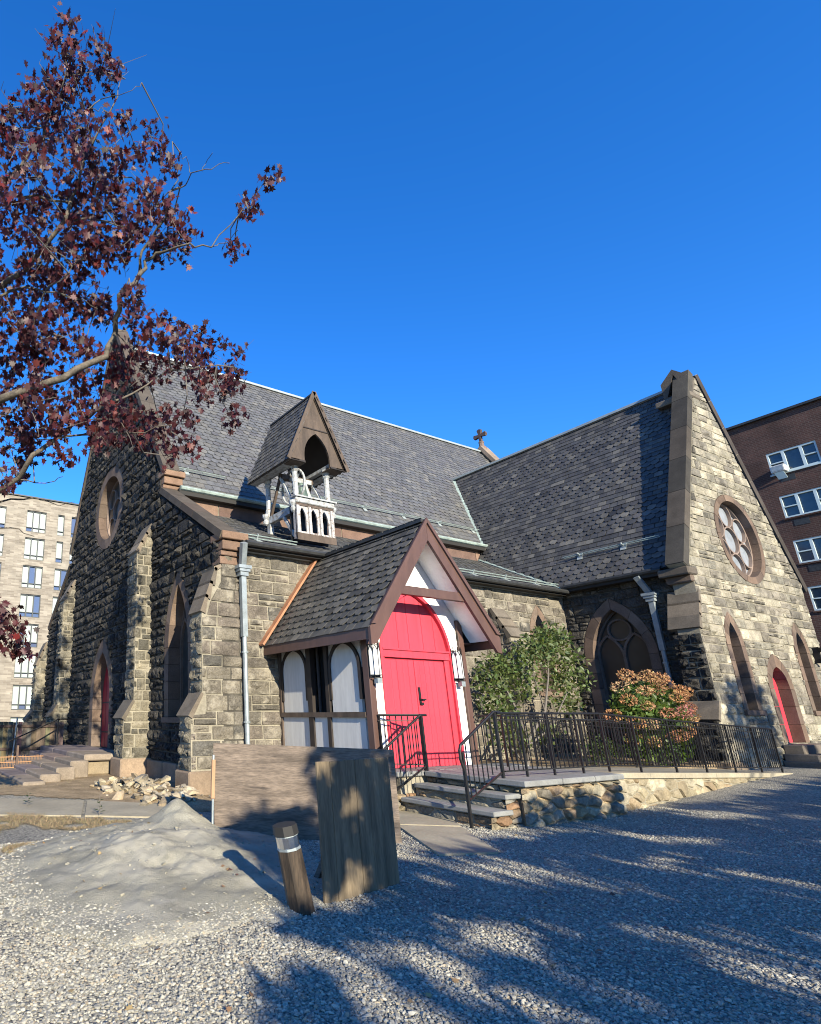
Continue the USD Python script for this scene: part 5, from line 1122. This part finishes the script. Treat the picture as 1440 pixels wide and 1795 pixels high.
LIMBS=[[(-0.51,8.6,5.57,0.1257),(0.44,8.29,5.98,0.1006),(1.06,7.58,6.1,0.0796),(1.6,7.08,6.24,0.0712),(2.2,7.03,6.73,0.0629),(2.29,6.94,7.15,0.0545),(2.21,6.47,7.38,0.0503),(2.43,6.29,7.67,0.0461),(2.61,6.48,8.15,0.0335),(2.76,6.25,8.23,0.0268),(2.97,5.81,8.04,0.0184),(3.34,5.81,8.18,0.0134),(3.79,5.71,8.84,0.0092),(3.97,5.2,9.17,0.0067)],[(2.53,6.57,7.93,0.0343),(2.6,6.64,8.5,0.0275),(2.75,6.13,8.75,0.0223),(2.73,5.89,8.88,0.0154),(2.88,6.01,9.57,0.0086)],[(3.36,5.84,8.21,0.0101),(3.68,5.89,8.47,0.0075),(3.66,5.56,8.4,0.005)],[(-0.93,8.46,8.79,0.0809),(0.06,8.04,9.48,0.0629),(0.5,7.45,9.51,0.0494),(0.82,6.98,9.86,0.0404),(1.03,7.11,10.42,0.0359),(1.17,6.92,11.07,0.0225),(1.18,6.52,10.93,0.0144),(1.21,6.33,11.55,0.0081)],[(-1.01,8.42,9.39,0.0636),(0.53,7.82,9.79,0.0409),(1.01,7.33,9.47,0.0309),(1.44,7.0,9.24,0.0227),(1.54,7.17,9.81,0.0164),(2.0,6.97,10.01,0.0091)],[(-0.04,8.32,7.51,0.0711),(0.86,7.91,8.29,0.0578),(1.21,7.31,8.49,0.0489),(1.43,6.89,8.86,0.0444),(1.6,6.99,9.59,0.0373),(1.68,6.87,10.09,0.0302),(1.69,6.46,9.99,0.0213),(1.92,6.14,10.72,0.0124),(2.02,6.3,11.38,0.0071)],[(-0.31,9.13,3.98,0.0763),(0.78,8.65,4.69,0.0679),(1.23,7.99,4.94,0.0577),(1.39,7.64,5.19,0.0492),(1.69,7.77,5.59,0.0424),(2.02,7.6,5.88,0.0356),(2.2,7.07,5.89,0.0288),(2.56,6.85,6.1,0.0204),(3.17,6.8,6.64,0.0119),(3.74,6.39,6.66,0.0068)],[(1.56,6.87,8.84,0.0226),(1.84,6.94,9.09,0.0182),(2.1,6.57,8.7,0.0139),(2.37,6.31,8.52,0.0078)],[(2.76,5.97,9.08,0.0153),(2.98,6.06,9.34,0.0127),(2.97,5.73,9.27,0.0102),(3.17,5.47,9.18,0.0076),(3.54,5.56,9.6,0.0051)],[(3.0,5.77,9.33,0.0085),(3.03,5.92,9.72,0.0068),(2.81,5.72,9.55,0.0042)],[(3.14,5.69,9.37,0.0068),(3.26,5.8,9.72,0.0059),(3.22,5.51,9.57,0.0042)],[(1.51,6.38,10.42,0.0139),(1.73,6.42,10.85,0.0104),(1.85,6.08,10.61,0.0078),(2.08,5.82,10.47,0.0052),(2.25,5.98,10.98,0.0035)],[(1.58,6.33,10.47,0.0087),(1.77,6.44,10.72,0.0069),(1.78,6.21,10.32,0.0043)],[(0.7,7.75,7.78,0.0307),(1.02,7.77,8.13,0.0228),(1.31,7.36,7.82,0.0176),(1.68,7.05,7.62,0.0132),(2.09,7.24,7.7,0.0088)],[(1.08,7.59,6.98,0.0343),(1.23,7.67,7.39,0.0257),(1.25,7.23,7.6,0.0172),(1.52,6.84,7.8,0.012),(1.78,6.93,8.4,0.0086)],[(1.62,7.47,5.44,0.0248),(2.24,7.4,5.64,0.0182),(2.6,6.91,5.49,0.0124),(3.03,6.48,5.53,0.0083)],[(1.08,8.44,4.71,0.0217),(1.58,8.43,4.89,0.0156),(1.85,8.01,4.65,0.0087),(2.04,7.73,4.63,0.0043)],[(0.9,8.67,4.29,0.0217),(1.32,8.71,4.41,0.0139),(1.6,8.28,4.19,0.0078)],[(1.27,8.24,5.04,0.0174),(1.72,8.3,5.06,0.0104),(1.88,7.86,5.06,0.0052)],[(0.38,8.41,3.72,0.0404),(0.89,8.56,3.38,0.0242),(1.27,8.15,2.93,0.0162),(1.49,7.96,2.6,0.0081)]]
MT = group('maple_tree', label='tall dark red maple leaning in from the left edge', cat='tree')
put('trunk', G().tube([(-1.15, 8.75, -.1), (-1.12, 8.7, 1.2), (-1.05, 8.6, 2.6), (-.95, 8.5, 4.0), (-.9, 8.4, 5.6), (-.75, 8.1, 7.5), (-.5, 7.6, 9.5)], [.34, .26, .23, .20, .16, .11, .05], 14), M['bark'], MT)
nodes = []
for L_ in LIMBS:
    P = np.array(L_); pts = P[:, :3]; rr = P[:, 3]
    q = np.linspace(0, len(P) - 1, (len(P) - 1) * 3 + 1); pi = np.stack([np.interp(q, np.arange(len(P)), pts[:, k]) for k in range(3)], 1); ri = np.interp(q, np.arange(len(P)), rr)
    pi[1:-1] += np.random.default_rng(len(nodes)).normal(0, .018, pi[1:-1].shape)
    put('branch', G().tube(pi, np.maximum(ri * .72, .004), 8), M['bark'], MT, smooth=60); nodes.append(np.c_[pi, ri])
for zz, L_ in ((4.6, 0), (5.4, 3), (3.9, 6), (5.0, 4), (5.2, 5)):
    a = np.array(LIMBS[L_][0]); put('branch', G().tube([(-.95, 8.5, zz - .5), tuple((np.array([-.95, 8.5, zz - .2]) + a[:3]) / 2), tuple(a[:3])], [a[3] * 1.25, a[3] * 1.1, a[3]], 8), M['bark'], MT, smooth=60)
ND = np.vstack(nodes); r = np.random.default_rng(123); tw = G(); LP, LD = [], []
for x, y, z, rad in CLUMPS:
    c = np.array([x, y, z]); dist = np.linalg.norm(ND[:, :3] - c, axis=1); k = dist.argmin(); s = ND[k, :3]
    mid = (s + c) / 2 + r.normal(0, .10, 3) + [0, 0, .05]
    if dist[k] < 1.6: tw.tube([s, mid, c, c + r.normal(0, rad * .5, 3)], [.012, .009, .006, .003], 5)
    for j in range(5 if rad > .2 else 2):
        e = c + r.normal(0, rad * .7, 3); tw.tube([c + r.normal(0, .05, 3), (c + e) / 2 + r.normal(0, .05, 3), e], [.006, .005, .002], 4)
    n = int(24 + 740 * rad ** 2) if rad > .12 else int(18 + 800 * rad ** 2)
    # leaves sit in small hanging sprays, which leaves gaps between them
    ns = max(3, n // 9); sc = r.normal(0, 1, (ns, 3)); sc /= np.linalg.norm(sc, axis=1, keepdims=True); sc = c + sc * (r.random((ns, 1)) ** .5) * rad * [1.05, 1.35, .95]
    for q in sc:
        m = r.integers(6, 12); p = q + r.normal(0, 1, (m, 3)) * [.07, .07, .085]; LP.append(p); LD.append((p - c) / (rad + .01))
put('twigs', tw, M['twig'], MT, kind='stuff')
rl = np.random.default_rng(55); nl_ = 170; lp = np.stack([rl.uniform(.2, 9, nl_), rl.uniform(2.2, 8, nl_), np.zeros(nl_)], 1); lp[:, 2] = ground_z(lp[:, 0], lp[:, 1]) + np.where(mound_z(lp[:, 0], lp[:, 1]) > .003, mound_z(lp[:, 0], lp[:, 1]), 0) + .016
O3 = np.c_[MAPLE, np.zeros(14)]; Vl, Fl, Tl = [], [], []
for q in lp:
    a_ = rl.uniform(0, 6.28); Rm = trimesh.transformations.euler_matrix(rl.normal(0, .25), rl.normal(0, .25), a_)[:3, :3]; k_ = len(Vl) * 14
    Vl.append((O3 * rl.uniform(.03, .06)) @ Rm.T + q); Fl.append(np.array([[0, 1, 2], [0, 2, 4], [2, 3, 4], [0, 4, 6], [4, 5, 6], [0, 6, 8], [6, 7, 8], [0, 8, 10], [8, 9, 10], [0, 10, 12], [10, 11, 12], [0, 12, 13]]) + k_); Tl.append(np.tile(pick([(.25, .14, .07), (.33, .21, .10), (.16, .07, .05), (.38, .27, .12)], rl), (14, 1)))
put('fallen_leaves', G().add(np.vstack(Vl), np.vstack(Fl), np.vstack(Tl)), M['dry'], kind='stuff', label='small dry brown leaves scattered over the gravel', cat='fallen leaves')
LP, LD = np.vstack(LP), np.vstack(LD); V, F, T = leaves_at(LP, LD, r, .115, 'maple', .1, .42, (1, 1, 1))
warm = r.random(len(LP)) < .10; Tm = T.reshape(len(LP), 14, 3); Tm[warm] *= [2.0, 1.3, .8]; V3 = V.reshape(len(LP), 14, 3)
qq, dep = project(LP); vis = (qq[:, 0] > 0) & (qq[:, 0] < 1440) & (qq[:, 1] > 0); order = np.argsort(np.where(vis, dep, 1e9))
big = order[:290]; rest = np.setdiff1d(np.arange(len(LP)), big); tri = F[:12]
for k in big: put('leaf', G().add(V3[k], tri, Tm[k]), M['maple_leaf'], MT)
put('crown', G().add(V3[rest].reshape(-1, 3), (np.arange(len(rest))[:, None, None] * 14 + tri[None]).reshape(-1, 3), Tm[rest].reshape(-1, 3)), M['maple_leaf'], MT, kind='stuff')

# ---------------------------------------------------------------- trees behind the viewer, which shade the drive
SH = Polygon([(2.8, 4.4), (3.5, 5.0), (4.8, 5.9), (5.8, 5.8), (7.4, 5.6), (9.5, 5.9), (12.5, 6.0), (15, 5.9), (20, 6.5), (26, 6.8), (26, .3), (6, .3), (3.0, 1.0), (2.05, 2.95), (2.45, 3.8)])
SP = prep(SH)
SB = [prep(Polygon([(3.55, 4.45), (4.75, 4.65), (5.4, 7.9), (4.15, 7.75)])), prep(Polygon([(4.9, 6.9), (6.2, 6.0), (6.85, 9.3), (6.0, 9.9)])), prep(Polygon([(8.6, 5.75), (11.4, 5.8), (11.7, 7.0), (8.9, 6.9)]))]
tt = [(3.3, -13.0), (8.0, -15.0), (13.0, -13.5), (19.0, -14.0), (24.0, -15.0)]
labs = ['tall leafy tree standing left behind the viewer', 'broad leafy tree standing straight behind the viewer', 'leafy tree standing right behind the viewer', 'leafy tree far right behind the viewer', 'outermost leafy tree behind the viewer on the right']
r = np.random.default_rng(31); acc = [[] for _ in tt]
kx = -SUNV[0] / SUNV[2]; ky = -SUNV[1] / SUNV[2]
gaps = []   # openings in the crowns
for k in range(190):
    c = np.array([2.2 + 12 * r.random() ** 1.5, r.uniform(1.2, 6.1)]); gaps.append((c, r.uniform(.2, .7) * (1.4 if c[1] > 4 else 1), r.uniform(.09, .21)))
gc = np.array([g[0] for g in gaps]); ga = np.array([g[1] for g in gaps]); gb = np.array([g[2] for g in gaps])
n_c = 0
while n_c < 5800:
    gx, gy = r.uniform(1.9, 26), r.uniform(.3, 10)
    if gx > 12 and r.random() < .45: continue
    if SP.contains(Point(gx, gy)):
        d = np.array([gx, gy]) - gc; u = (d[:, 0] * .90 - d[:, 1] * .44) / ga; v = (d[:, 0] * .44 + d[:, 1] * .90) / gb
        if (u * u + v * v).min() < 1: continue
        if meshkit.fbm(np.array([[gx * .7, gy * .9, 2.0]]), 3, 4)[0] < .325: continue
    else:
        k = next((i for i, q in enumerate(SB) if q.contains(Point(gx, gy))), None)
        if k is None: continue
        if meshkit.fbm(np.array([[(gx - .19 * gy) * 4.5, gy * 1.1, 6.0]]), 2, 4)[0] < (.42, .46, .57)[k] or r.random() < .25: continue
    n_c += 1
    z = r.uniform(max(2.8, (gy + 2.5) / ky), 6.8); p = np.array([gx - kx * z, gy - ky * z, z])
    k = int(np.argmin([np.hypot(p[0] - a, (p[1] - b) * .5) for a, b in tt])); acc[k].append(p)
for q in range(280):
    gx, zz = r.uniform(19.6, 22.0), r.uniform(.3, 3.2) * r.random() ** .3
    if zz > 3.4 - abs(gx - 20.8) * .9: continue
    t_ = r.uniform(18, 21); p = np.array([gx - (-SUNV[0] / -SUNV[1]) * t_, 7.45 - t_, zz + t_ * SUNV[2] / -SUNV[1]]); acc[2 if p[0] < 16.5 else 3].append(p)
for k, (a, b) in enumerate(tt):
    T_ = group('shade_tree', label=labs[k], cat='tree', group='trees behind the viewer')
    put('trunk', G().tube([(a, b, -.1), (a + .1, b, 2.0), (a - .05, b + .1, 4.0), (a, b, 7.0)], [.3, .22, .17, .04], 10), M['bark'], T_)
    g = G()
    for p in acc[k]:
        m = 9; q = p + r.normal(0, 1, (m, 3)) * [.10, .10, .045]; g.add(*leaves_at(q, r.normal(0, 1, (m, 3)), r, .21, 'oval', .3, .2, (1, 1, 1)))
    for p in acc[k][::14]: g2 = put('branch', G().tube([(a, b, max(1.8, p[2] - 1.2)), (np.array([a, b, p[2]]) + p) / 2, p], [.05, .03, .01], 5), M['bark'], T_)
    put('crown', g, M['green_leaf'], T_, kind='stuff')

# ---------------------------------------------------------------- apartment blocks
def brick_mat(name, c1, c2, mortar, axes, scale, bw, rh, nlo=.8, nhi=1.15):
    c1, c2, mortar = [tuple(.72 * c for c in q) for q in (c1, c2, mortar)]
    return usdkit.material(stage, W + '/Looks/' + name, {
        'g': ('geometry', {}), 's': ('separate_xyz', {}), 'c': ('combine_xyz', {}),
        'b': ('brick_texture', {'color1': c1, 'color2': c2, 'mortar': mortar, 'scale': 1.0, 'brick_width': bw, 'row_height': rh, 'mortar_size': .011, 'mortar_smooth': .2, 'bias': 0.0}),
        'n': ('noise_texture', {'scale': .8, 'detail': 5.0}), 'r': ('rgb_ramp', {'ramp': [(.3, (nlo,) * 3), (.7, (nhi,) * 3)]}), 'm': ('mix', {'mix_type': 'multiply', 'fac': 1.0}),
        'p': ('principled_bsdf', {'roughness': .85, 'specular_ior_level': .2})},
        [('g.position', 's.vector'), (f's.{axes}', 'c.x'), ('s.z', 'c.y'), ('c.vector', 'b.vector'), ('b.color', 'm.color1'), ('g.position', 'n.vector'), ('n.fac', 'r.fac'), ('r.color', 'm.color2'), ('m.color', 'p.base_color')], surface='p.BSDF')
M['pale_brick'] = brick_mat('pale_brick', (.36, .32, .26), (.21, .18, .145), (.32, .285, .24), 'x', 1, .8, .17)
M['dark_brick'] = brick_mat('dark_brick', (.095, .047, .038), (.062, .033, .028), (.12, .095, .082), 'y', 1, .30, .105, .7, 1.2)
M['frame_dark'] = mat('frame_dark', (.045, .055, .06), .5); M['frame_pale'] = mat('frame_pale', (.55, .66, .68), .5)
M['pane_sky'] = mat('pane_sky', (.10, .13, .22), .08, spec=.8)
AB = group('apartment_building', label='tall pale brick apartment block behind the church at left', cat='apartment building')
fa = frame((0, 60, 0), (1, 0, 0)); wp = []; wins_ = []
for row in range(8):
    zt = 23.3 - row * 3.13; zb = zt - 2.45
    for kind, x0, x1 in ([('t', 3.0, 5.15), ('t', 6.3, 8.45), ('t', 10.65, 12.8)] + ([('s', 14.1, 14.85), ('s', 15.65, 16.4)] if row < 2 else [('t', 14.1, 16.25)]) + [('t', -2.5, -.35), ('t', -7, -4.85), ('t', 19, 21.15)]):
        wins_.append((kind, x0, x1, zb, zt)); wp.append(sbox(x0, zb, x1, zt))
put('wall', G().plate(fa, sbox(-22, -.5, 26, 24.75).difference(unary_union(wp)), -.5, 0), M['pale_brick'], AB)
put('body', G().box((2, 67.3, 12), (47.9, 13.4, 25)), M['pale_brick'], AB)
put('parapet_cap', G().box((2, 60.2, 24.83), (48.2, .8, .14)), M['frame_dark'], AB)
r = np.random.default_rng(8)
for kind, x0, x1, zb, zt in wins_:
    Wn = group('window', AB); n = 3 if kind == 't' else 1; e = np.linspace(x0, x1, n + 1); fz = zb + .5; full = sbox(x0, zb, x1, zt); op = []
    for a, b in zip(e[:-1], e[1:]):
        up_, lo_ = sbox(a + .06, fz + .06, b - .06, zt - .1), sbox(a + .06, zb + .09, b - .06, fz - .02); op += [up_, lo_]
        put('pane', G().plate(fa, up_.buffer(.02), -.32, -.28), M['blind'] if r.random() < .82 else M['pane_sky'], Wn); put('lower_pane', G().plate(fa, lo_.buffer(.02), -.32, -.28), M['pane_sky'] if row % 2 == 0 or r.random() < .4 else M['blind'], Wn)
    put('frame', G().plate(fa, full.difference(unary_union(op)), -.27, -.12), M['frame_dark'], Wn)
BB = group('brick_building', label='dark red brick apartment house with white windows at the right edge', cat='apartment building')
fb_ = frame((46, 0, 0), (0, -1, 0)); wp = []; wins_ = []
for row in range(6):
    zt = 16.95 - row * 2.76; zb = zt - 1.38
    for y0 in (12.5, 7.6, 2.5): wins_.append((row, y0, -y0, -y0 + 2.15, zb, zt)); wp.append(sbox(-y0, zb, -y0 + 2.15, zt))
put('wall', G().plate(fb_, sbox(-15.2, 0, 12, 19.2).difference(unary_union(wp)), -.4, 0), M['dark_brick'], BB)
put('body', G().box((54.3, 1.6, 9.5), (15.7, 27, 19)), M['dark_brick'], BB); put('parapet_cap', G().box((46.1, 1.6, 19.27), (.6, 27.4, .14)), M['dark_metal'], BB)
for row, y0, a, b, zb, zt in wins_:
    Wn = group('window', BB); op = []; w = b - a
    for k, (p, q) in enumerate(((a + .08, a + w * .30), (a + w * .36, a + w * .66), (a + w * .72, b - .08))):
        if k == 1: cells = [sbox(p, zb + .10, q, zt - .1)]
        else: m = (zb + zt) / 2; cells = [sbox(p, zb + .10, q, m - .03), sbox(p, m + .03, q, zt - .1)]
        for c_ in cells: op.append(c_); put('pane', G().plate(fb_, c_.buffer(.02), -.20, -.16), M['pane_blue'], Wn)
    put('frame', G().plate(fb_, sbox(a, zb, b, zt).difference(unary_union(op)), -.15, -.03), M['frame_pale'], Wn); put('sill', G().plate(fb_, sbox(a - .05, zb - .09, b + .05, zb - .005), -.1, .08), M['frame_pale'] if row < 1 else M['dark_brick'], Wn)
    if y0 > 12: put('vent', G().plate(fb_, sbox(a + .3, zb - .55, a + .95, zb - .2), -.02, .015), M['dark_metal'], Wn)
ac = group('air_conditioner', label='white window air conditioner under the top window of the brick house', cat='air conditioner')
put('case', G().box((45.75, 12.05, 15.75), (.55, .62, .40), bev=.02), M['ac'], ac); put('grille', G().box((45.465, 12.05, 15.75), (.02, .5, .3)), M['zinc'], ac); put('bracket', G().bar((45.95, 12.05, 15.2), (45.55, 12.05, 15.54), .4, .03, up=(0, 0, 1)), M['frame_pale'], ac)

# ---------------------------------------------------------------- fence, netting, drum and lamps
fc = group('board_fence', label='brown board fence left of the church, behind the orange netting', cat='fence')
r = np.random.default_rng(14)
for k in range(44): put('plank', G(tint=(1, 1, 1) * (1 + r.normal(0, .15, 3) * [1, 1, 1])).box((-1.5 + k * .17, 22 + r.normal(0, .004), .60), (.163, .025, 1.5 + r.normal(0, .02))), M['fence_wood'], fc)
for z in (.42, 1.2): put('rail', G(tint=(.6, .6, .6)).box((2.2, 21.95, z), (7.4, .05, .09)), M['fence_wood'], fc)
put('fence_pole', G().tube([(4.05, 21.8, 0), (4.12, 21.8, 1.5)], .03, 8), M['zinc'], fc)
nt = group('safety_netting', label='low orange plastic safety netting in front of the board fence', cat='netting')
g = G()
for k in range(60): x = 1.6 + k * .045; g.bar((x, 18.2, .05), (x, 18.2 + .02 * math.sin(k), .42 + .03 * math.sin(k * .7)), .007, .006, up=(0, 1, 0))
put('strands', g, M['net'], nt, kind='stuff')
for z in (.10, .25, .40): put('strip', G().bar((1.6, 18.19, z), (4.3, 18.19, z), .006, .02), M['net'], nt)
put('net_post', G().box((3.5, 18.1, .35), (.06, .06, .75)), M['fence_wood'], nt)
dr_ = group('traffic_drum', loc=(22.45, 6.35, .28), label='red and white traffic drum at the right edge below the small door', cat='traffic drum')
pr_ = [(.32, 0), (.29, .02), (.29, .22), (.27, .24), (.27, .44), (.25, .46), (.25, .66), (.23, .68), (.23, .86), (.20, .92), (0, .93)]
for a, b, m in ((0, 3, 'drum_red'), (3, 5, 'drum_white'), (5, 7, 'drum_red'), (7, 8, 'drum_white'), (8, 10, 'drum_red')): put('band', G().lathe((0, 0, 0), pr_[a:b + 1], 20), M[m], dr_)
put('base', G().lathe((0, 0, 0), [(0, .0), (.42, 0), (.42, .06), (.30, .08)], 16), M['asphalt'], dr_); put('handle', G().tube([(-.1, 0, .92), (-.08, 0, 1.0), (.08, 0, 1.0), (.1, 0, .92)], .025, 8), M['drum_red'], dr_)
fl = group('flood_lamp', label='pair of small black flood lamps on the gable, right of the red door', cat='flood lamp')
for z in (3.25, 3.6): put('lamp_head', G().lathe((26.15, 7.2, z), [(0, -.06), (.09, -.06), (.13, .08), (0, .09)], 10), M['iron'], fl)
put('bracket', G().box((26.12, 7.36, 3.45), (.08, .18, .5)), M['iron'], fl)
fl2 = group('flood_lamp', label='small black lamp on the left buttress of the front wall', cat='flood lamp')
for z in (3.55, 3.75): put('lamp_head', G().lathe((5.85, 23.3, z), [(0, -.05), (.07, -.05), (.10, .06), (0, .07)], 10), M['iron'], fl2)
put('bracket', G().box((5.95, 23.35, 3.65), (.2, .06, .3)), M['iron'], fl2)

# ---------------------------------------------------------------- stones and slates: the 300 largest in view are parts, the rest are joined
from collections import defaultdict
by = defaultdict(list)
for i, (name, parent, V, F, T, m) in enumerate(PIECES):
    q, dep = project(V); q0, q1 = q.min(0), q.max(0)
    inside = (dep.min() > .3) and q1[0] > 0 and q0[0] < 1440 and q1[1] > 0 and q0[1] < 1795
    n = np.cross(V[F[:, 1]] - V[F[:, 0]], V[F[:, 2]] - V[F[:, 0]]).sum(0); face = n @ (EYE - V.mean(0)) > 0
    wq = np.clip(q1, 0, [1440, 1795]) - np.clip(q0, 0, [1440, 1795])
    by[(parent.split('/')[2], name)].append((-(wq[0] * wq[1]) if inside and face else 0, i))
for (root, name), lst in by.items():
    lst.sort(); rest = defaultdict(G)
    for k, (s, i) in enumerate(lst):
        _, parent, V, F, T, m = PIECES[i]
        g = G(); g.add(V, F, T)
        if k < 300 and s < 0: put(name, g, m, parent)
        else: rest[m.GetPath()].add(V, F, T)
    for k, (mp, g) in enumerate(rest.items()):
        put({'stone': 'small_stonework', 'slate': 'slate_courses'}[name], g, UsdShade.Material.Get(stage, mp), f'{W}/{root}', kind='stuff')
